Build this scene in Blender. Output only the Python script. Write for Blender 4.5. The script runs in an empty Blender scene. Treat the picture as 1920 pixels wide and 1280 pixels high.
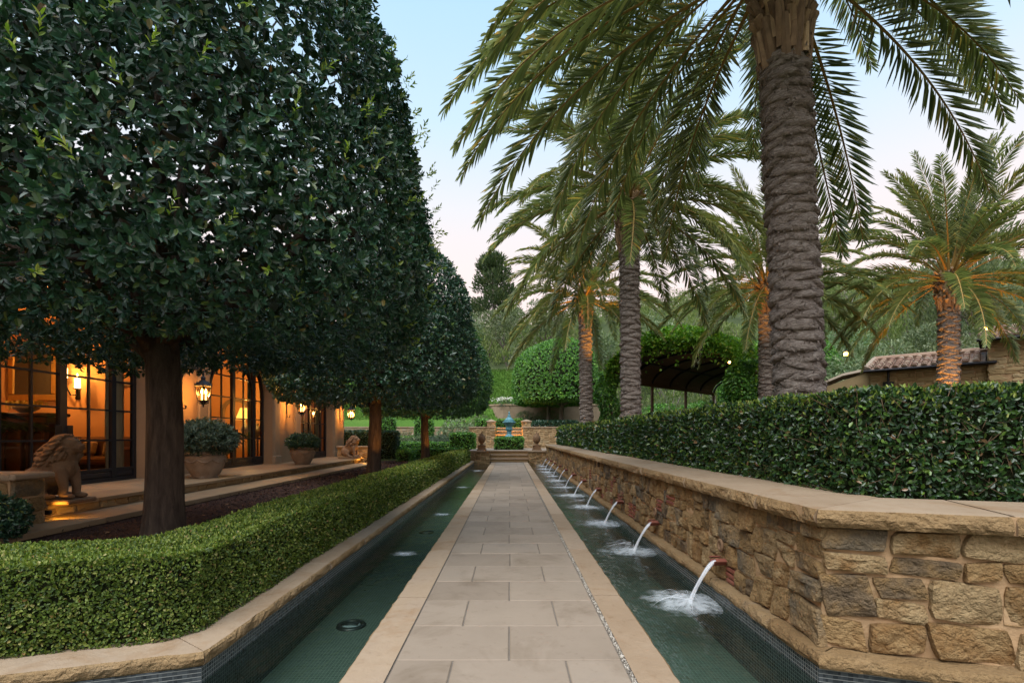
import bpy, bmesh, math, random
import numpy as np
from mathutils import Vector, Matrix, noise as mnoise
PI = math.pi
rnd = random.Random(11)
rng = np.random.default_rng(11)
SC = bpy.context.scene
COL = SC.collection

# ------------------------------------------------------------------ helpers
def link(o, parent=None):
    COL.objects.link(o)
    if parent is not None:
        o.parent = parent
    return o

def tag(o, label=None, cat=None, group=None, kind=None):
    if label: o['label'] = label
    if cat: o['category'] = cat
    if group: o['group'] = group
    if kind: o['kind'] = kind
    return o

def thing(name, label, cat, loc=(0, 0, 0), rz=0.0, group=None, parent=None):
    o = bpy.data.objects.new(name, None)
    o.empty_display_size = 0.2
    link(o, parent)
    o.location = loc
    o.rotation_euler = (0, 0, rz)
    return tag(o, label, cat, group)

def org_of(parent):
    v = Vector((0, 0, 0))
    while parent is not None:
        v += parent.location
        parent = parent.parent
    return v

def copy_tree(o, parent=None):
    c = o.copy()
    COL.objects.link(c)
    c.parent = parent
    for ch in list(o.children):
        copy_tree(ch, c)
    return c

def relabel(o, label, group=None):
    o['label'] = label
    if group: o['group'] = group
    return o

def np_mesh(name, V, F, mats, fmat=None, smooth=False):
    V = np.ascontiguousarray(V, dtype=np.float32)
    F = np.ascontiguousarray(F, dtype=np.int32)
    me = bpy.data.meshes.new(name)
    k = F.shape[1]
    me.vertices.add(len(V)); me.vertices.foreach_set('co', V.ravel())
    me.loops.add(F.size); me.loops.foreach_set('vertex_index', F.ravel())
    me.polygons.add(len(F))
    me.polygons.foreach_set('loop_start', np.arange(len(F), dtype=np.int32) * k)
    for m in (mats if isinstance(mats, (list, tuple)) else [mats]):
        me.materials.append(m)
    if fmat is not None:
        me.polygons.foreach_set('material_index', np.ascontiguousarray(fmat, dtype=np.int32))
    me.polygons.foreach_set('use_smooth', np.full(len(F), smooth, dtype=bool))
    me.update(calc_edges=True)
    return me

def obj_np(name, V, F, mats, parent=None, fmat=None, smooth=False, world=True):
    V = np.asarray(V, dtype=np.float64)
    if parent is not None and world:
        V = V - np.array(org_of(parent))
    o = bpy.data.objects.new(name, np_mesh(name, V, F, mats, fmat, smooth))
    return link(o, parent)

class MB:
    def __init__(s): s.v = []; s.f = []; s.m = []; s.cur = 0; s.sm = []; s.smooth = False
    def add(s, vs, fs):
        b = len(s.v)
        s.v.extend([tuple(p) for p in vs])
        for f in fs:
            s.f.append(tuple(i + b for i in f)); s.m.append(s.cur); s.sm.append(s.smooth)
        return b
    def box(s, x0, x1, y0, y1, z0, z1):
        s.add([(x0,y0,z0),(x1,y0,z0),(x1,y1,z0),(x0,y1,z0),(x0,y0,z1),(x1,y0,z1),(x1,y1,z1),(x0,y1,z1)],
              [(0,3,2,1),(4,5,6,7),(0,1,5,4),(1,2,6,5),(2,3,7,6),(3,0,4,7)])
    def cbox(s, c, size, bev=0.0, rot=None):
        hx, hy, hz = size[0]/2, size[1]/2, size[2]/2
        if bev <= 0:
            vs = [Vector((sx*hx, sy*hy, sz*hz)) for sz in (-1,1) for sx, sy in ((-1,-1),(1,-1),(1,1),(-1,1))]
            fs = [(0,3,2,1),(4,5,6,7),(0,1,5,4),(1,2,6,5),(2,3,7,6),(3,0,4,7)]
        else:
            b = min(bev, hx*.9, hy*.9, hz*.9)
            vs = []; fs = []
            rings = [(hx-b, hy-b, -hz), (hx, hy, -hz+b), (hx, hy, hz-b), (hx-b, hy-b, hz)]
            for (a, c2, z) in rings:
                a1 = a - (b if a == hx else 0); c1 = c2 - (b if c2 == hy else 0)
                if a == hx:
                    pts = [(-a1,-c2),(a1,-c2),(a,-c1),(a,c1),(a1,c2),(-a1,c2),(-a,c1),(-a,-c1)]
                else:
                    pts = [(-a,-c2),(a,-c2),(a,-c2),(a,c2),(a,c2),(-a,c2),(-a,c2),(-a,-c2)]
                vs += [Vector((x, y, z)) for x, y in pts]
            for r in range(3):
                for i in range(8):
                    j = (i+1) % 8
                    fs.append((r*8+i, r*8+j, (r+1)*8+j, (r+1)*8+i))
            fs.append((0,7,5,3,2,1) if False else (7,5,3,1)); fs.append((25,27,29,31))
        if rot is not None: vs = [rot @ v for v in vs]
        c = Vector(c)
        s.add([v + c for v in vs], fs)
    def prism(s, poly, z0, z1, cap=True):
        n = len(poly)
        vs = [(x, y, z0) for x, y in poly] + [(x, y, z1) for x, y in poly]
        fs = [(i, (i+1) % n, n+(i+1) % n, n+i) for i in range(n)]
        if cap: fs += [tuple(range(n-1, -1, -1)), tuple(range(n, 2*n))]
        s.add(vs, fs)
    def tube(s, pts, rad, n=8, cap=True, flat=1.0):
        pts = [Vector(p) for p in pts]
        if not hasattr(rad, '__len__'): rad = [rad]*len(pts)
        vs = []; fs = []
        t0 = (pts[1]-pts[0]).normalized()
        ref = Vector((0,0,1)) if abs(t0.z) < .9 else Vector((1,0,0))
        u = t0.cross(ref).normalized()
        for i, p in enumerate(pts):
            t = (pts[min(i+1, len(pts)-1)] - pts[max(i-1, 0)])
            t = t.normalized() if t.length > 1e-9 else t0
            u = (u - t*u.dot(t))
            u = u.normalized() if u.length > 1e-6 else t.orthogonal().normalized()
            w = t.cross(u)
            for k in range(n):
                a = 2*PI*k/n
                vs.append(p + (u*math.cos(a) + w*math.sin(a)*flat)*rad[i])
        for i in range(len(pts)-1):
            for k in range(n):
                k2 = (k+1) % n
                fs.append((i*n+k, i*n+k2, (i+1)*n+k2, (i+1)*n+k))
        if cap:
            fs.append(tuple(range(n-1, -1, -1))); fs.append(tuple(range((len(pts)-1)*n, len(pts)*n)))
        s.add(vs, fs)
    def lathe(s, prof, n=24, c=(0,0,0), flute=None, cap=True):
        vs = []; fs = []
        m = len(prof)
        for i, pr in enumerate(prof):
            r, z = pr[0], pr[1]
            fl = pr[2] if len(pr) > 2 else 0.0
            for k in range(n):
                a = 2*PI*k/n
                rr = r*(1 - fl*(0.5+0.5*math.cos(a*(flute or 12))))
                vs.append((c[0]+rr*math.cos(a), c[1]+rr*math.sin(a), c[2]+z))
        for i in range(m-1):
            for k in range(n):
                k2 = (k+1) % n
                fs.append((i*n+k, i*n+k2, (i+1)*n+k2, (i+1)*n+k))
        if cap:
            if prof[0][0] > 1e-4: fs.append(tuple(range(n-1, -1, -1)))
            if prof[-1][0] > 1e-4: fs.append(tuple(range((m-1)*n, m*n)))
        s.add(vs, fs)
    def sphere(s, c, r, n=10, m=6, sq=(1,1,1)):
        prof = [(max(1e-5, math.sin(PI*i/m)), -math.cos(PI*i/m)) for i in range(m+1)]
        vs = []; fs = []
        for (a, z) in prof:
            for k in range(n):
                t = 2*PI*k/n
                vs.append((c[0]+a*math.cos(t)*r*sq[0], c[1]+a*math.sin(t)*r*sq[1], c[2]+z*r*sq[2]))
        for i in range(m):
            for k in range(n):
                k2 = (k+1) % n
                fs.append((i*n+k, i*n+k2, (i+1)*n+k2, (i+1)*n+k))
        s.add(vs, fs)
    def grid(s, P):
        nu = len(P); nv = len(P[0])
        s.add([p for row in P for p in row],
              [(i*nv+j, (i+1)*nv+j, (i+1)*nv+j+1, i*nv+j+1) for i in range(nu-1) for j in range(nv-1)])
    def build(s, name, mats, parent=None, world=True):
        me = bpy.data.meshes.new(name)
        V = s.v
        if parent is not None and world:
            o = org_of(parent)
            V = [(a-o.x, b-o.y, c-o.z) for a, b, c in V]
        me.from_pydata(V, [], s.f)
        for m in (mats if isinstance(mats, (list, tuple)) else [mats]): me.materials.append(m)
        me.polygons.foreach_set('material_index', s.m)
        me.polygons.foreach_set('use_smooth', s.sm)
        me.update()
        return link(bpy.data.objects.new(name, me), parent)

def nz(x, y=0.0, z=0.0, sc=1.0):
    return mnoise.noise(Vector((x*sc, y*sc, z*sc)))
def fbm(x, y, z, sc=1.0, oc=3):
    a = 0.0; w = 1.0
    for i in range(oc):
        a += w*mnoise.noise(Vector((x*sc+i*7.3, y*sc-i*3.1, z*sc+i*1.7))); sc *= 2.1; w *= .5
    return a
_ph = np.random.default_rng(3).uniform(0, 6.28, (24,))
_dv = np.random.default_rng(4).normal(size=(24, 3))
_dv /= np.linalg.norm(_dv, axis=1)[:, None]
def npn(P, sc, k=0):
    """cheap smooth pseudo noise about -1..1 for arrays of points"""
    r = np.zeros(len(P))
    for i in range(6):
        d = _dv[(i+k*5) % 24]
        r += np.sin(P @ d * sc * (1+.23*i) + _ph[(i*3+k*7) % 24])
    return r/3.0
def unit(a):
    return a/np.maximum(np.linalg.norm(a, axis=-1, keepdims=True), 1e-9)

# ------------------------------------------------------------------ leaves
def leaves6(P, A, N, L, W, fold=.35, droop=.12):
    """folded oval leaves: two quads each side of the midrib"""
    A = unit(A); S = unit(np.cross(A, N)); N = np.cross(S, A)
    L = np.broadcast_to(np.asarray(L, float).reshape(-1, 1), (len(P), 1)); W = np.broadcast_to(np.asarray(W, float).reshape(-1, 1), (len(P), 1))
    v = np.empty((len(P), 6, 3))
    v[:, 0] = P
    v[:, 1] = P + A*L*.35 - S*W*.5 + N*W*.5*fold
    v[:, 2] = P + A*L*.75 - S*W*.40 + N*W*.4*fold - N*L*droop*.5
    v[:, 3] = P + A*L - N*L*droop
    v[:, 4] = P + A*L*.75 + S*W*.40 + N*W*.4*fold - N*L*droop*.5
    v[:, 5] = P + A*L*.35 + S*W*.5 + N*W*.5*fold
    b = np.arange(len(P))[:, None]*6
    F = np.concatenate([b+np.array([[0, 3, 2, 1]]), b+np.array([[0, 5, 4, 3]])], axis=1).reshape(-1, 4)
    return v.reshape(-1, 3), F
def leaves4(P, A, N, L, W, fold=.3):
    A = unit(A); S = unit(np.cross(A, N)); N = np.cross(S, A)
    L = np.broadcast_to(np.asarray(L, float).reshape(-1, 1), (len(P), 1)); W = np.broadcast_to(np.asarray(W, float).reshape(-1, 1), (len(P), 1))
    v = np.empty((len(P), 4, 3))
    v[:, 0] = P; v[:, 1] = P + A*L*.5 - S*W*.5 + N*W*fold; v[:, 2] = P + A*L; v[:, 3] = P + A*L*.5 + S*W*.5 + N*W*fold
    b = np.arange(len(P))[:, None]*4
    return v.reshape(-1, 3), (b+np.array([[0, 3, 2, 1]])).reshape(-1, 4)
def cat(parts):
    Vs = []; Fs = []; n = 0
    for V, F in parts:
        Vs.append(V); Fs.append(F+n); n += len(V)
    return np.concatenate(Vs), np.concatenate(Fs)
def rdir(n):
    return unit(rng.normal(size=(n, 3)))
def rosettes(P, D, per, L, spread=1.0, asp=.48, jit=.25, shoot=.6):
    """shoots at P pointing along D, each with a whorl of leaves"""
    n = len(P)
    D = unit(D)
    U = unit(np.cross(D, rdir(n))); W = np.cross(D, U)
    Pn = np.repeat(P, per, 0); Dn = np.repeat(D, per, 0); Un = np.repeat(U, per, 0); Wn = np.repeat(W, per, 0)
    k = np.tile(np.arange(per), n)
    ph = k*2.4 + np.repeat(rng.uniform(0, 6.28, n), per) + rng.normal(0, .3, n*per)
    open_ = (0.45 + 0.75*(1-k/per))*spread + rng.normal(0, jit, n*per)
    R_ = Un*np.cos(ph)[:, None] + Wn*np.sin(ph)[:, None]
    A = Dn*np.cos(open_)[:, None] + R_*np.sin(open_)[:, None]
    Nn = Dn*np.sin(open_)[:, None] - R_*np.cos(open_)[:, None]
    LL = L*rng.uniform(.65, 1.15, n*per)
    base = Pn + Dn*(k/per*L*shoot)[:, None]
    return leaves6(base, A, Nn + rdir(n*per)*.25, LL, LL*asp*rng.uniform(.85, 1.15, n*per))

def revolve_samples(n, prof):
    prof = np.array(prof, float)
    d = np.diff(prof, axis=0); ln = np.linalg.norm(d, axis=1)
    area = ln*(prof[:-1, 0]+prof[1:, 0])*PI
    seg = rng.choice(len(ln), n, p=area/area.sum())
    t = rng.uniform(0, 1, n)
    r0 = prof[seg, 0]; r1 = prof[seg+1, 0]
    # area-correct along the segment
    q = rng.uniform(0, 1, n); mx = np.maximum(r0, r1)
    rr = r0+(r1-r0)*t
    bad = q > rr/np.maximum(mx, 1e-6)
    t = np.where(bad, 1-t, t)
    rr = r0+(r1-r0)*t; zz = prof[seg, 1]+d[seg, 1]*t
    th = rng.uniform(0, 2*PI, n)
    P = np.stack([rr*np.cos(th), rr*np.sin(th), zz], 1)
    nr = d[seg, 1]/ln[seg]; nzv = -d[seg, 0]/ln[seg]
    N = np.stack([nr*np.cos(th), nr*np.sin(th), nzv], 1)
    return P, N
# ------------------------------------------------------------------ materials
class NT:
    def __init__(s, name):
        s.mat = bpy.data.materials.new(name); s.mat.use_nodes = True
        s.t = s.mat.node_tree; s.t.nodes.clear()
        s.out = s.t.nodes.new('ShaderNodeOutputMaterial')
    def n(s, typ, **kw):
        nd = s.t.nodes.new('ShaderNode'+typ)
        for k, v in kw.items():
            if k in nd.inputs: s.put(nd.inputs[k], v)
            else: setattr(nd, k, v)
        return nd
    def put(s, sock, v):
        if isinstance(v, bpy.types.NodeSocket): s.t.links.new(v, sock)
        elif isinstance(v, bpy.types.Node): s.t.links.new(v.outputs[0], sock)
        else:
            if sock.type == 'RGBA' and len(v) == 3: v = (*v, 1)
            sock.default_value = v
    def ramp(s, fac, stops, interp='LINEAR'):
        r = s.t.nodes.new('ShaderNodeValToRGB'); r.color_ramp.interpolation = interp
        el = r.color_ramp.elements
        while len(el) < len(stops): el.new(.5)
        for e, (p, c) in zip(el, stops):
            e.position = p; e.color = (*c, 1) if len(c) == 3 else c
        s.put(r.inputs[0], fac); return r.outputs[0]
    def noise(s, co, scale, detail=4, rough=.55, w=0.0, dist=0.0):
        nd = s.t.nodes.new('ShaderNodeTexNoise')
        if co is not None: s.put(nd.inputs['Vector'], co)
        nd.inputs['Scale'].default_value = scale; nd.inputs['Detail'].default_value = detail
        nd.inputs['Roughness'].default_value = rough; nd.inputs['Distortion'].default_value = dist
        return nd.outputs[0]
    def math(s, op, a, b=None, clamp=False):
        nd = s.t.nodes.new('ShaderNodeMath'); nd.operation = op; nd.use_clamp = clamp
        s.put(nd.inputs[0], a)
        if b is not None: s.put(nd.inputs[1], b)
        return nd.outputs[0]
    def mix(s, fac, a, b, mode='MIX'):
        nd = s.t.nodes.new('ShaderNodeMix'); nd.data_type = 'RGBA'; nd.blend_type = mode
        s.put(nd.inputs[0], fac); s.put(nd.inputs[6], a); s.put(nd.inputs[7], b)
        return nd.outputs[2]
    def bump(s, h, strength=.3, dist=.02):
        nd = s.t.nodes.new('ShaderNodeBump'); nd.inputs['Strength'].default_value = strength
        nd.inputs['Distance'].default_value = dist; s.put(nd.inputs['Height'], h)
        return nd.outputs[0]
    def pbsdf(s, col, rough=.7, normal=None, spec=.5, metal=0.0, **kw):
        nd = s.t.nodes.new('ShaderNodeBsdfPrincipled')
        s.put(nd.inputs['Base Color'], col); s.put(nd.inputs['Roughness'], rough)
        nd.inputs['Specular IOR Level'].default_value = spec; nd.inputs['Metallic'].default_value = metal
        if normal is not None: s.put(nd.inputs['Normal'], normal)
        for k, v in kw.items(): s.put(nd.inputs[k], v)
        return nd.outputs[0]
    def mixsh(s, fac, a, b):
        nd = s.t.nodes.new('ShaderNodeMixShader'); s.put(nd.inputs[0], fac)
        s.put(nd.inputs[1], a); s.put(nd.inputs[2], b); return nd.outputs[0]
    def done(s, sh):
        s.put(s.out.inputs['Surface'], sh); return s.mat
    @property
    def obj(s): return s.n('TexCoord').outputs['Object']
    @property
    def pos(s): return s.n('NewGeometry').outputs['Position']
    @property
    def isl(s): return s.n('NewGeometry').outputs['Random Per Island']

def leafmat(name, stops, rough=.45, trans=.25, spec=.4, patch=.0, oinfo=0.0, tcol=1.6, back=None):
    t = NT(name)
    c = t.ramp(t.isl, stops)
    if patch:
        n = t.noise(t.pos, patch, 2)
        c = t.mix(t.math('MULTIPLY', n, .55), c, t.mix(1.0, c, (.45, .6, .4), 'MULTIPLY'))
    if oinfo:
        rn = t.n('ObjectInfo').outputs['Random']
        hs = t.n('HueSaturation'); hs.inputs['Saturation'].default_value = 1
        t.put(hs.inputs['Hue'], t.math('ADD', t.math('MULTIPLY', rn, oinfo*.12), .5-oinfo*.06))
        t.put(hs.inputs['Value'], t.math('ADD', t.math('MULTIPLY', rn, oinfo), 1-oinfo*.5)); t.put(hs.inputs['Color'], c)
        c = hs.outputs[0]
    p = t.pbsdf(c, rough, spec=spec)
    if trans:
        tr = t.n('BsdfTranslucent'); t.put(tr.inputs[0], t.mix(1.0, c, (tcol*1.05, tcol*1.15, tcol*.6), 'MULTIPLY'))
        p = t.mixsh(trans, p, tr.outputs[0])
    return t.done(p)

def stonemat(name, stops, scale=3.0, rough=.8, bump=.4, bscale=25, isl=True, stain=.35, stcol=(.55, .5, .45), bdist=.012, isl_w=.75, blot=None):
    t = NT(name)
    co = t.pos
    n1 = t.noise(co, scale, 6, .6); n2 = t.noise(co, scale*7, 4, .6); n3 = t.noise(co, bscale, 8, .65)
    if isl:
        f = t.math('ADD', t.math('MULTIPLY', t.isl, isl_w), t.math('MULTIPLY', t.math('SUBTRACT', n1, .5), .7))
        f = t.math('ADD', f, .5-isl_w*.5, True)
    else:
        f = t.math('ADD', t.math('MULTIPLY', t.math('SUBTRACT', n1, .5), 1.8), .5, True)
    c = t.ramp(f, stops)
    c = t.mix(t.math('MULTIPLY', n2, stain), c, t.mix(1.0, c, stcol, 'MULTIPLY'))
    if blot:
        n4 = t.noise(co, blot[0], 5, .7, dist=.6)
        c = t.mix(t.math('MULTIPLY', t.ramp(n4, [(.52, (0, 0, 0)), (.70, (1, 1, 1))]), blot[1]), c, t.mix(1.0, c, blot[2], 'MULTIPLY'))
        n5 = t.noise(co, blot[0]*9, 4, .6)
        c = t.mix(t.math('MULTIPLY', t.ramp(n5, [(.60, (0, 0, 0)), (.68, (1, 1, 1))]), .35), c, t.mix(1.0, c, (.72, .68, .62), 'MULTIPLY'))
    h = t.math('ADD', n3, t.math('MULTIPLY', n2, 1.2))
    return t.done(t.pbsdf(c, rough, t.bump(h, bump, bdist), spec=.3))

def plain(name, col, rough=.6, spec=.4, metal=0.0, nscale=8, var=.25, bump=0.0, **kw):
    t = NT(name)
    n = t.noise(t.obj, nscale, 4)
    c = t.mix(t.math('MULTIPLY', n, var*2, True), col, tuple(x*.55 for x in col))
    nm = t.bump(t.noise(t.obj, nscale*6, 5), bump, .01) if bump else None
    return t.done(t.pbsdf(c, rough, nm, spec, metal, **kw))

def emis(name, col, strength):
    t = NT(name); e = t.n('Emission'); e.inputs[0].default_value = (*col, 1); e.inputs[1].default_value = strength
    return t.done(e.outputs[0])

M = {}
# paving
M['slab'] = stonemat('paving_slab_stone', [(0, (0.202, 0.157, 0.116)), (.35, (0.246, 0.195, 0.145)), (.7, (0.286, 0.229, 0.172)), (1, (0.242, 0.202, 0.162))], 2.2, .72, .22, 60, True, .28, (.7, .66, .6), .004, .6, blot=(1.3, .8, (.66, .62, .56)))
M['coping'] = stonemat('sandstone_coping', [(0, (0.232, 0.162, 0.100)), (.3, (0.297, 0.216, 0.140)), (.65, (0.361, 0.274, 0.188)), (1, (0.327, 0.261, 0.200))], 1.8, .78, .5, 30, True, .4, (.62, .5, .36), .012, .5, blot=(1.4, .65, (.74, .56, .36)))
M['roughstone'] = stonemat('rough_hewn_sandstone', [(0, (0.200, 0.122, 0.052)), (.4, (0.310, 0.201, 0.090)), (.75, (0.390, 0.270, 0.138)), (1, (0.310, 0.245, 0.171))], 5, .88, 1.0, 18, True, .6, (.42, .33, .25), .035, .5)
M['rock'] = stonemat('wall_fieldstone', [(0, (0.130, 0.095, 0.060)), (.10, (0.216, 0.155, 0.090)), (.22, (0.335, 0.215, 0.090)), (.38, (0.432, 0.290, 0.133)), (.52, (0.324, 0.185, 0.069)), (.66, (0.508, 0.370, 0.194)), (.80, (0.356, 0.245, 0.120)), (.9, (0.232, 0.185, 0.120)), (1, (0.167, 0.140, 0.099))], 5.0, .88, 1.0, 14, True, .7, (.42, .35, .28), .05, .9)
M['mortar'] = stonemat('wall_mortar', [(0, (0.380, 0.240, 0.124)), (1, (0.536, 0.367, 0.208))], 5, .9, .7, 60, False, .35, (.6, .5, .4), .008)
M['brick'] = stonemat('red_brick', [(0, (.17, .055, .035)), (.6, (.25, .085, .05)), (1, (.22, .11, .085))], 9, .85, .5, 60, True, .3, (.6, .5, .5), .005)
M['ashlar'] = stonemat('golden_ashlar', [(0, (0.190, 0.128, 0.062)), (.4, (0.275, 0.190, 0.095)), (.75, (0.342, 0.252, 0.138)), (1, (0.257, 0.214, 0.142))], 2.5, .85, .5, 25, True, .35, (.6, .5, .4), .012)
M['grout'] = stonemat('path_grout', [(0, (.13, .11, .09)), (1, (.22, .19, .155))], 5, .95, .4, 60, False, .3)
M['goldstone'] = stonemat('golden_building_stone', [(0, (.29, .205, .10)), (.4, (.38, .28, .14)), (.75, (.45, .345, .19)), (1, (.36, .30, .2))], 2.5, .85, .5, 25, True, .35, (.62, .52, .4), .012)
M['limestone'] = stonemat('pale_limestone', [(0, (0.246, 0.183, 0.119)), (1, (0.323, 0.251, 0.174))], 2, .8, .25, 30, False, .35, (.7, .62, .55), .006)
M['statue'] = stonemat('weathered_statue_stone', [(0, (0.158, 0.092, 0.050)), (1, (0.288, 0.184, 0.107))], 5, .85, .6, 40, False, .55, (.5, .42, .36), .01)
M['stucco'] = stonemat('house_stucco', [(0, (0.264, 0.170, 0.098)), (1, (0.332, 0.225, 0.136))], 1.2, .9, .25, 40, False, .3, (.75, .68, .6), .005)
M['terracotta_pot'] = stonemat('aged_clay_pot', [(0, (.22, .16, .115)), (1, (.36, .285, .215))], 5, .85, .45, 30, False, .6, (.55, .5, .45), .008)
M['spout'] = stonemat('red_clay_spout', [(0, (0.180, 0.056, 0.036)), (1, (0.277, 0.098, 0.068))], 9, .5, .3, 60, False, .4, (.45, .45, .45), .004)
M['roof'] = stonemat('clay_roof_tile', [(0, (0.180, 0.100, 0.071)), (.4, (0.298, 0.180, 0.123)), (.75, (0.379, 0.280, 0.199)), (1, (0.298, 0.270, 0.218))], 6, .85, .3, 40, True, .5, (.5, .45, .42), .006)
M['patina'] = stonemat('turquoise_patina', [(0, (0.045, 0.146, 0.176)), (.5, (0.100, 0.258, 0.304)), (1, (0.200, 0.361, 0.384))], 9, .6, .35, 40, False, .4, (.4, .5, .55), .006)
M['bark'] = None
def bark(name, a, b, sc=1.0, orange=0):
    t = NT(name)
    mp = t.n('Mapping'); t.put(mp.inputs['Vector'], t.obj); mp.inputs['Scale'].default_value = (9*sc, 9*sc, 1.6*sc)
    n = t.noise(mp.outputs[0], 1.6, 8, .65, dist=.4); n2 = t.noise(t.obj, 1.5, 3)
    c = t.ramp(n, [(.3, a), (.7, b)])
    c = t.mix(t.math('MULTIPLY', n2, .5), c, t.mix(1.0, c, (.6, .65, .6), 'MULTIPLY'))
    return t.done(t.pbsdf(c, .9, t.bump(n, 1.0, .06), spec=.15))
M['bark'] = bark('tree_bark', (.030, .020, .015), (.105, .074, .054))
M['greybark'] = bark('grey_bark', (.12, .10, .08), (.28, .25, .21))
def palmbark(name):
    t = NT(name)
    mp = t.n('Mapping'); t.put(mp.inputs['Vector'], t.obj); mp.inputs['Scale'].default_value = (6, 6, 22)
    n = t.noise(mp.outputs[0], 2.2, 8, .68, dist=.6); n2 = t.noise(t.obj, 2.5, 4)
    n3 = t.noise(t.obj, 45, 6, .7)
    c = t.ramp(n, [(.28, (.11, .086, .072)), (.5, (.34, .285, .24)), (.70, (.58, .52, .455))])
    c = t.mix(t.math('MULTIPLY', n2, .6), c, t.mix(1.0, c, (.62, .55, .52), 'MULTIPLY'))
    h = t.math('ADD', n, t.math('MULTIPLY', n3, .6))
    return t.done(t.pbsdf(c, .92, t.bump(h, 1.0, .06), spec=.12))
M['palmbark'] = palmbark('palm_trunk_bark')
M['boot'] = stonemat('palm_leaf_base', [(0, (0.117, 0.078, 0.051)), (.5, (0.293, 0.196, 0.119)), (.85, (0.528, 0.374, 0.221)), (1, (0.704, 0.524, 0.323))], 8, .9, .6, 50, True, .5, (.5, .45, .4), .008)
# foliage
M['treeleaf'] = leafmat('dark_glossy_leaf', [(0, (.014, .044, .026)), (.45, (.026, .074, .040)), (.86, (.042, .108, .054)), (.95, (.075, .14, .045)), (.985, (.16, .23, .05)), (1, (.20, .10, .035))], .34, .12, .6)
M['treeleaf_far'] = leafmat('clipped_tree_leaf', [(0, (0.022, 0.066, 0.022)), (.5, (0.042, 0.116, 0.033)), (.88, (0.072, 0.176, 0.044)), (.97, (0.132, 0.220, 0.050)), (1, (0.198, 0.275, 0.055))], .36, .12, .5)
M['treeleaf_in'] = leafmat('inner_leaf', [(0, (.012, .026, .014)), (.8, (.022, .045, .02)), (1, (.06, .04, .02))], .5, .12, .35)  # darker copy of the tree leaf with crown shade in it; indoor palms too
M['boxleaf'] = leafmat('box_hedge_leaf', [(0, (0.032, 0.063, 0.010)), (.4, (0.088, 0.140, 0.020)), (.75, (0.169, 0.226, 0.036)), (.93, (0.257, 0.287, 0.060)), (.98, (0.446, 0.390, 0.150)), (1, (0.324, 0.171, 0.070))], .5, .22, .4, patch=1.3)
M['laurelleaf'] = leafmat('laurel_hedge_leaf', [(0, (0.014, 0.037, 0.014)), (.45, (0.028, 0.069, 0.021)), (.8, (0.053, 0.115, 0.028)), (.92, (0.103, 0.196, 0.032)), (.965, (0.196, 0.299, 0.046)), (.985, (0.253, 0.138, 0.069)), (1, (0.345, 0.207, 0.115))], .3, .16, .6, patch=1.1)
M['tipleaf'] = leafmat('young_tip_leaf', [(0, (.10, .17, .02)), (.6, (.19, .27, .04)), (1, (.33, .36, .08))], .45, .3, .4)
M['domeleaf'] = leafmat('clipped_ficus_leaf', [(0, (0.040, 0.114, 0.025)), (.5, (0.081, 0.215, 0.038)), (.85, (0.148, 0.336, 0.048)), (1, (0.242, 0.444, 0.067))], .36, .2, .5)
M['vineleaf'] = leafmat('vine_leaf', [(0, (0.061, 0.157, 0.020)), (.5, (0.145, 0.315, 0.029)), (.85, (0.242, 0.436, 0.043)), (1, (0.363, 0.399, 0.061))], .45, .28, .4)
M['scrubleaf'] = leafmat('scrub_leaf', [(0, (0.093, 0.130, 0.039)), (.45, (0.155, 0.204, 0.064)), (.8, (0.224, 0.272, 0.099)), (1, (0.298, 0.309, 0.140))], .6, .3, .25, patch=.16)
M['oliveleaf'] = leafmat('olive_leaf', [(0, (0.081, 0.121, 0.057)), (.5, (0.142, 0.203, 0.101)), (1, (0.243, 0.284, 0.162))], .5, .2, .35, oinfo=.5)
M['pineleaf'] = leafmat('conifer_needle', [(0, (0.029, 0.055, 0.023)), (.6, (0.058, 0.098, 0.039)), (1, (0.117, 0.143, 0.058))], .6, .15, .25)
M['shrubleaf'] = leafmat('grey_green_shrub_leaf', [(0, (.022, .040, .024)), (.5, (.048, .078, .048)), (.9, (.10, .135, .09)), (1, (.16, .19, .13))], .45, .15, .4)
M['roseleaf'] = leafmat('rose_leaf', [(0, (.03, .06, .02)), (.6, (.06, .11, .04)), (.93, (.12, .17, .07)), (1, (.7, .62, .5))], .5, .2, .35)
M['petal'] = leafmat('white_petal', [(0, (.75, .75, .70)), (1, (.88, .87, .82))], .6, .3, .2, tcol=.6)
def frondmat(name):
    t = NT(name)
    c = t.ramp(t.isl, [(0, (0.092, 0.131, 0.046)), (.4, (0.164, 0.211, 0.073)), (.75, (0.251, 0.296, 0.114)), (.93, (0.371, 0.352, 0.121)), (1, (0.576, 0.370, 0.082))])
    tip = t.n('AttributeNode') if False else None
    rn = t.n('ObjectInfo').outputs['Random']
    c = t.mix(t.math('MULTIPLY', t.math('GREATER_THAN', rn, .72), .35), c, (.20, .19, .05))
    p = t.pbsdf(c, .38, spec=.45)
    tr = t.n('BsdfTranslucent'); t.put(tr.inputs[0], t.mix(1.0, c, (1.6, 1.6, 1.0), 'MULTIPLY'))
    return t.done(t.mixsh(.32, p, tr.outputs[0]))
M['frond'] = frondmat('palm_leaflet')
M['rachis'] = stonemat('palm_rachis', [(0, (.20, .14, .045)), (.5, (.36, .22, .06)), (1, (.26, .23, .08))], 3, .5, .1, 30, True, .2)
M['twig'] = plain('brown_twig', (.17, .115, .07), .85, .2)
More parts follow.
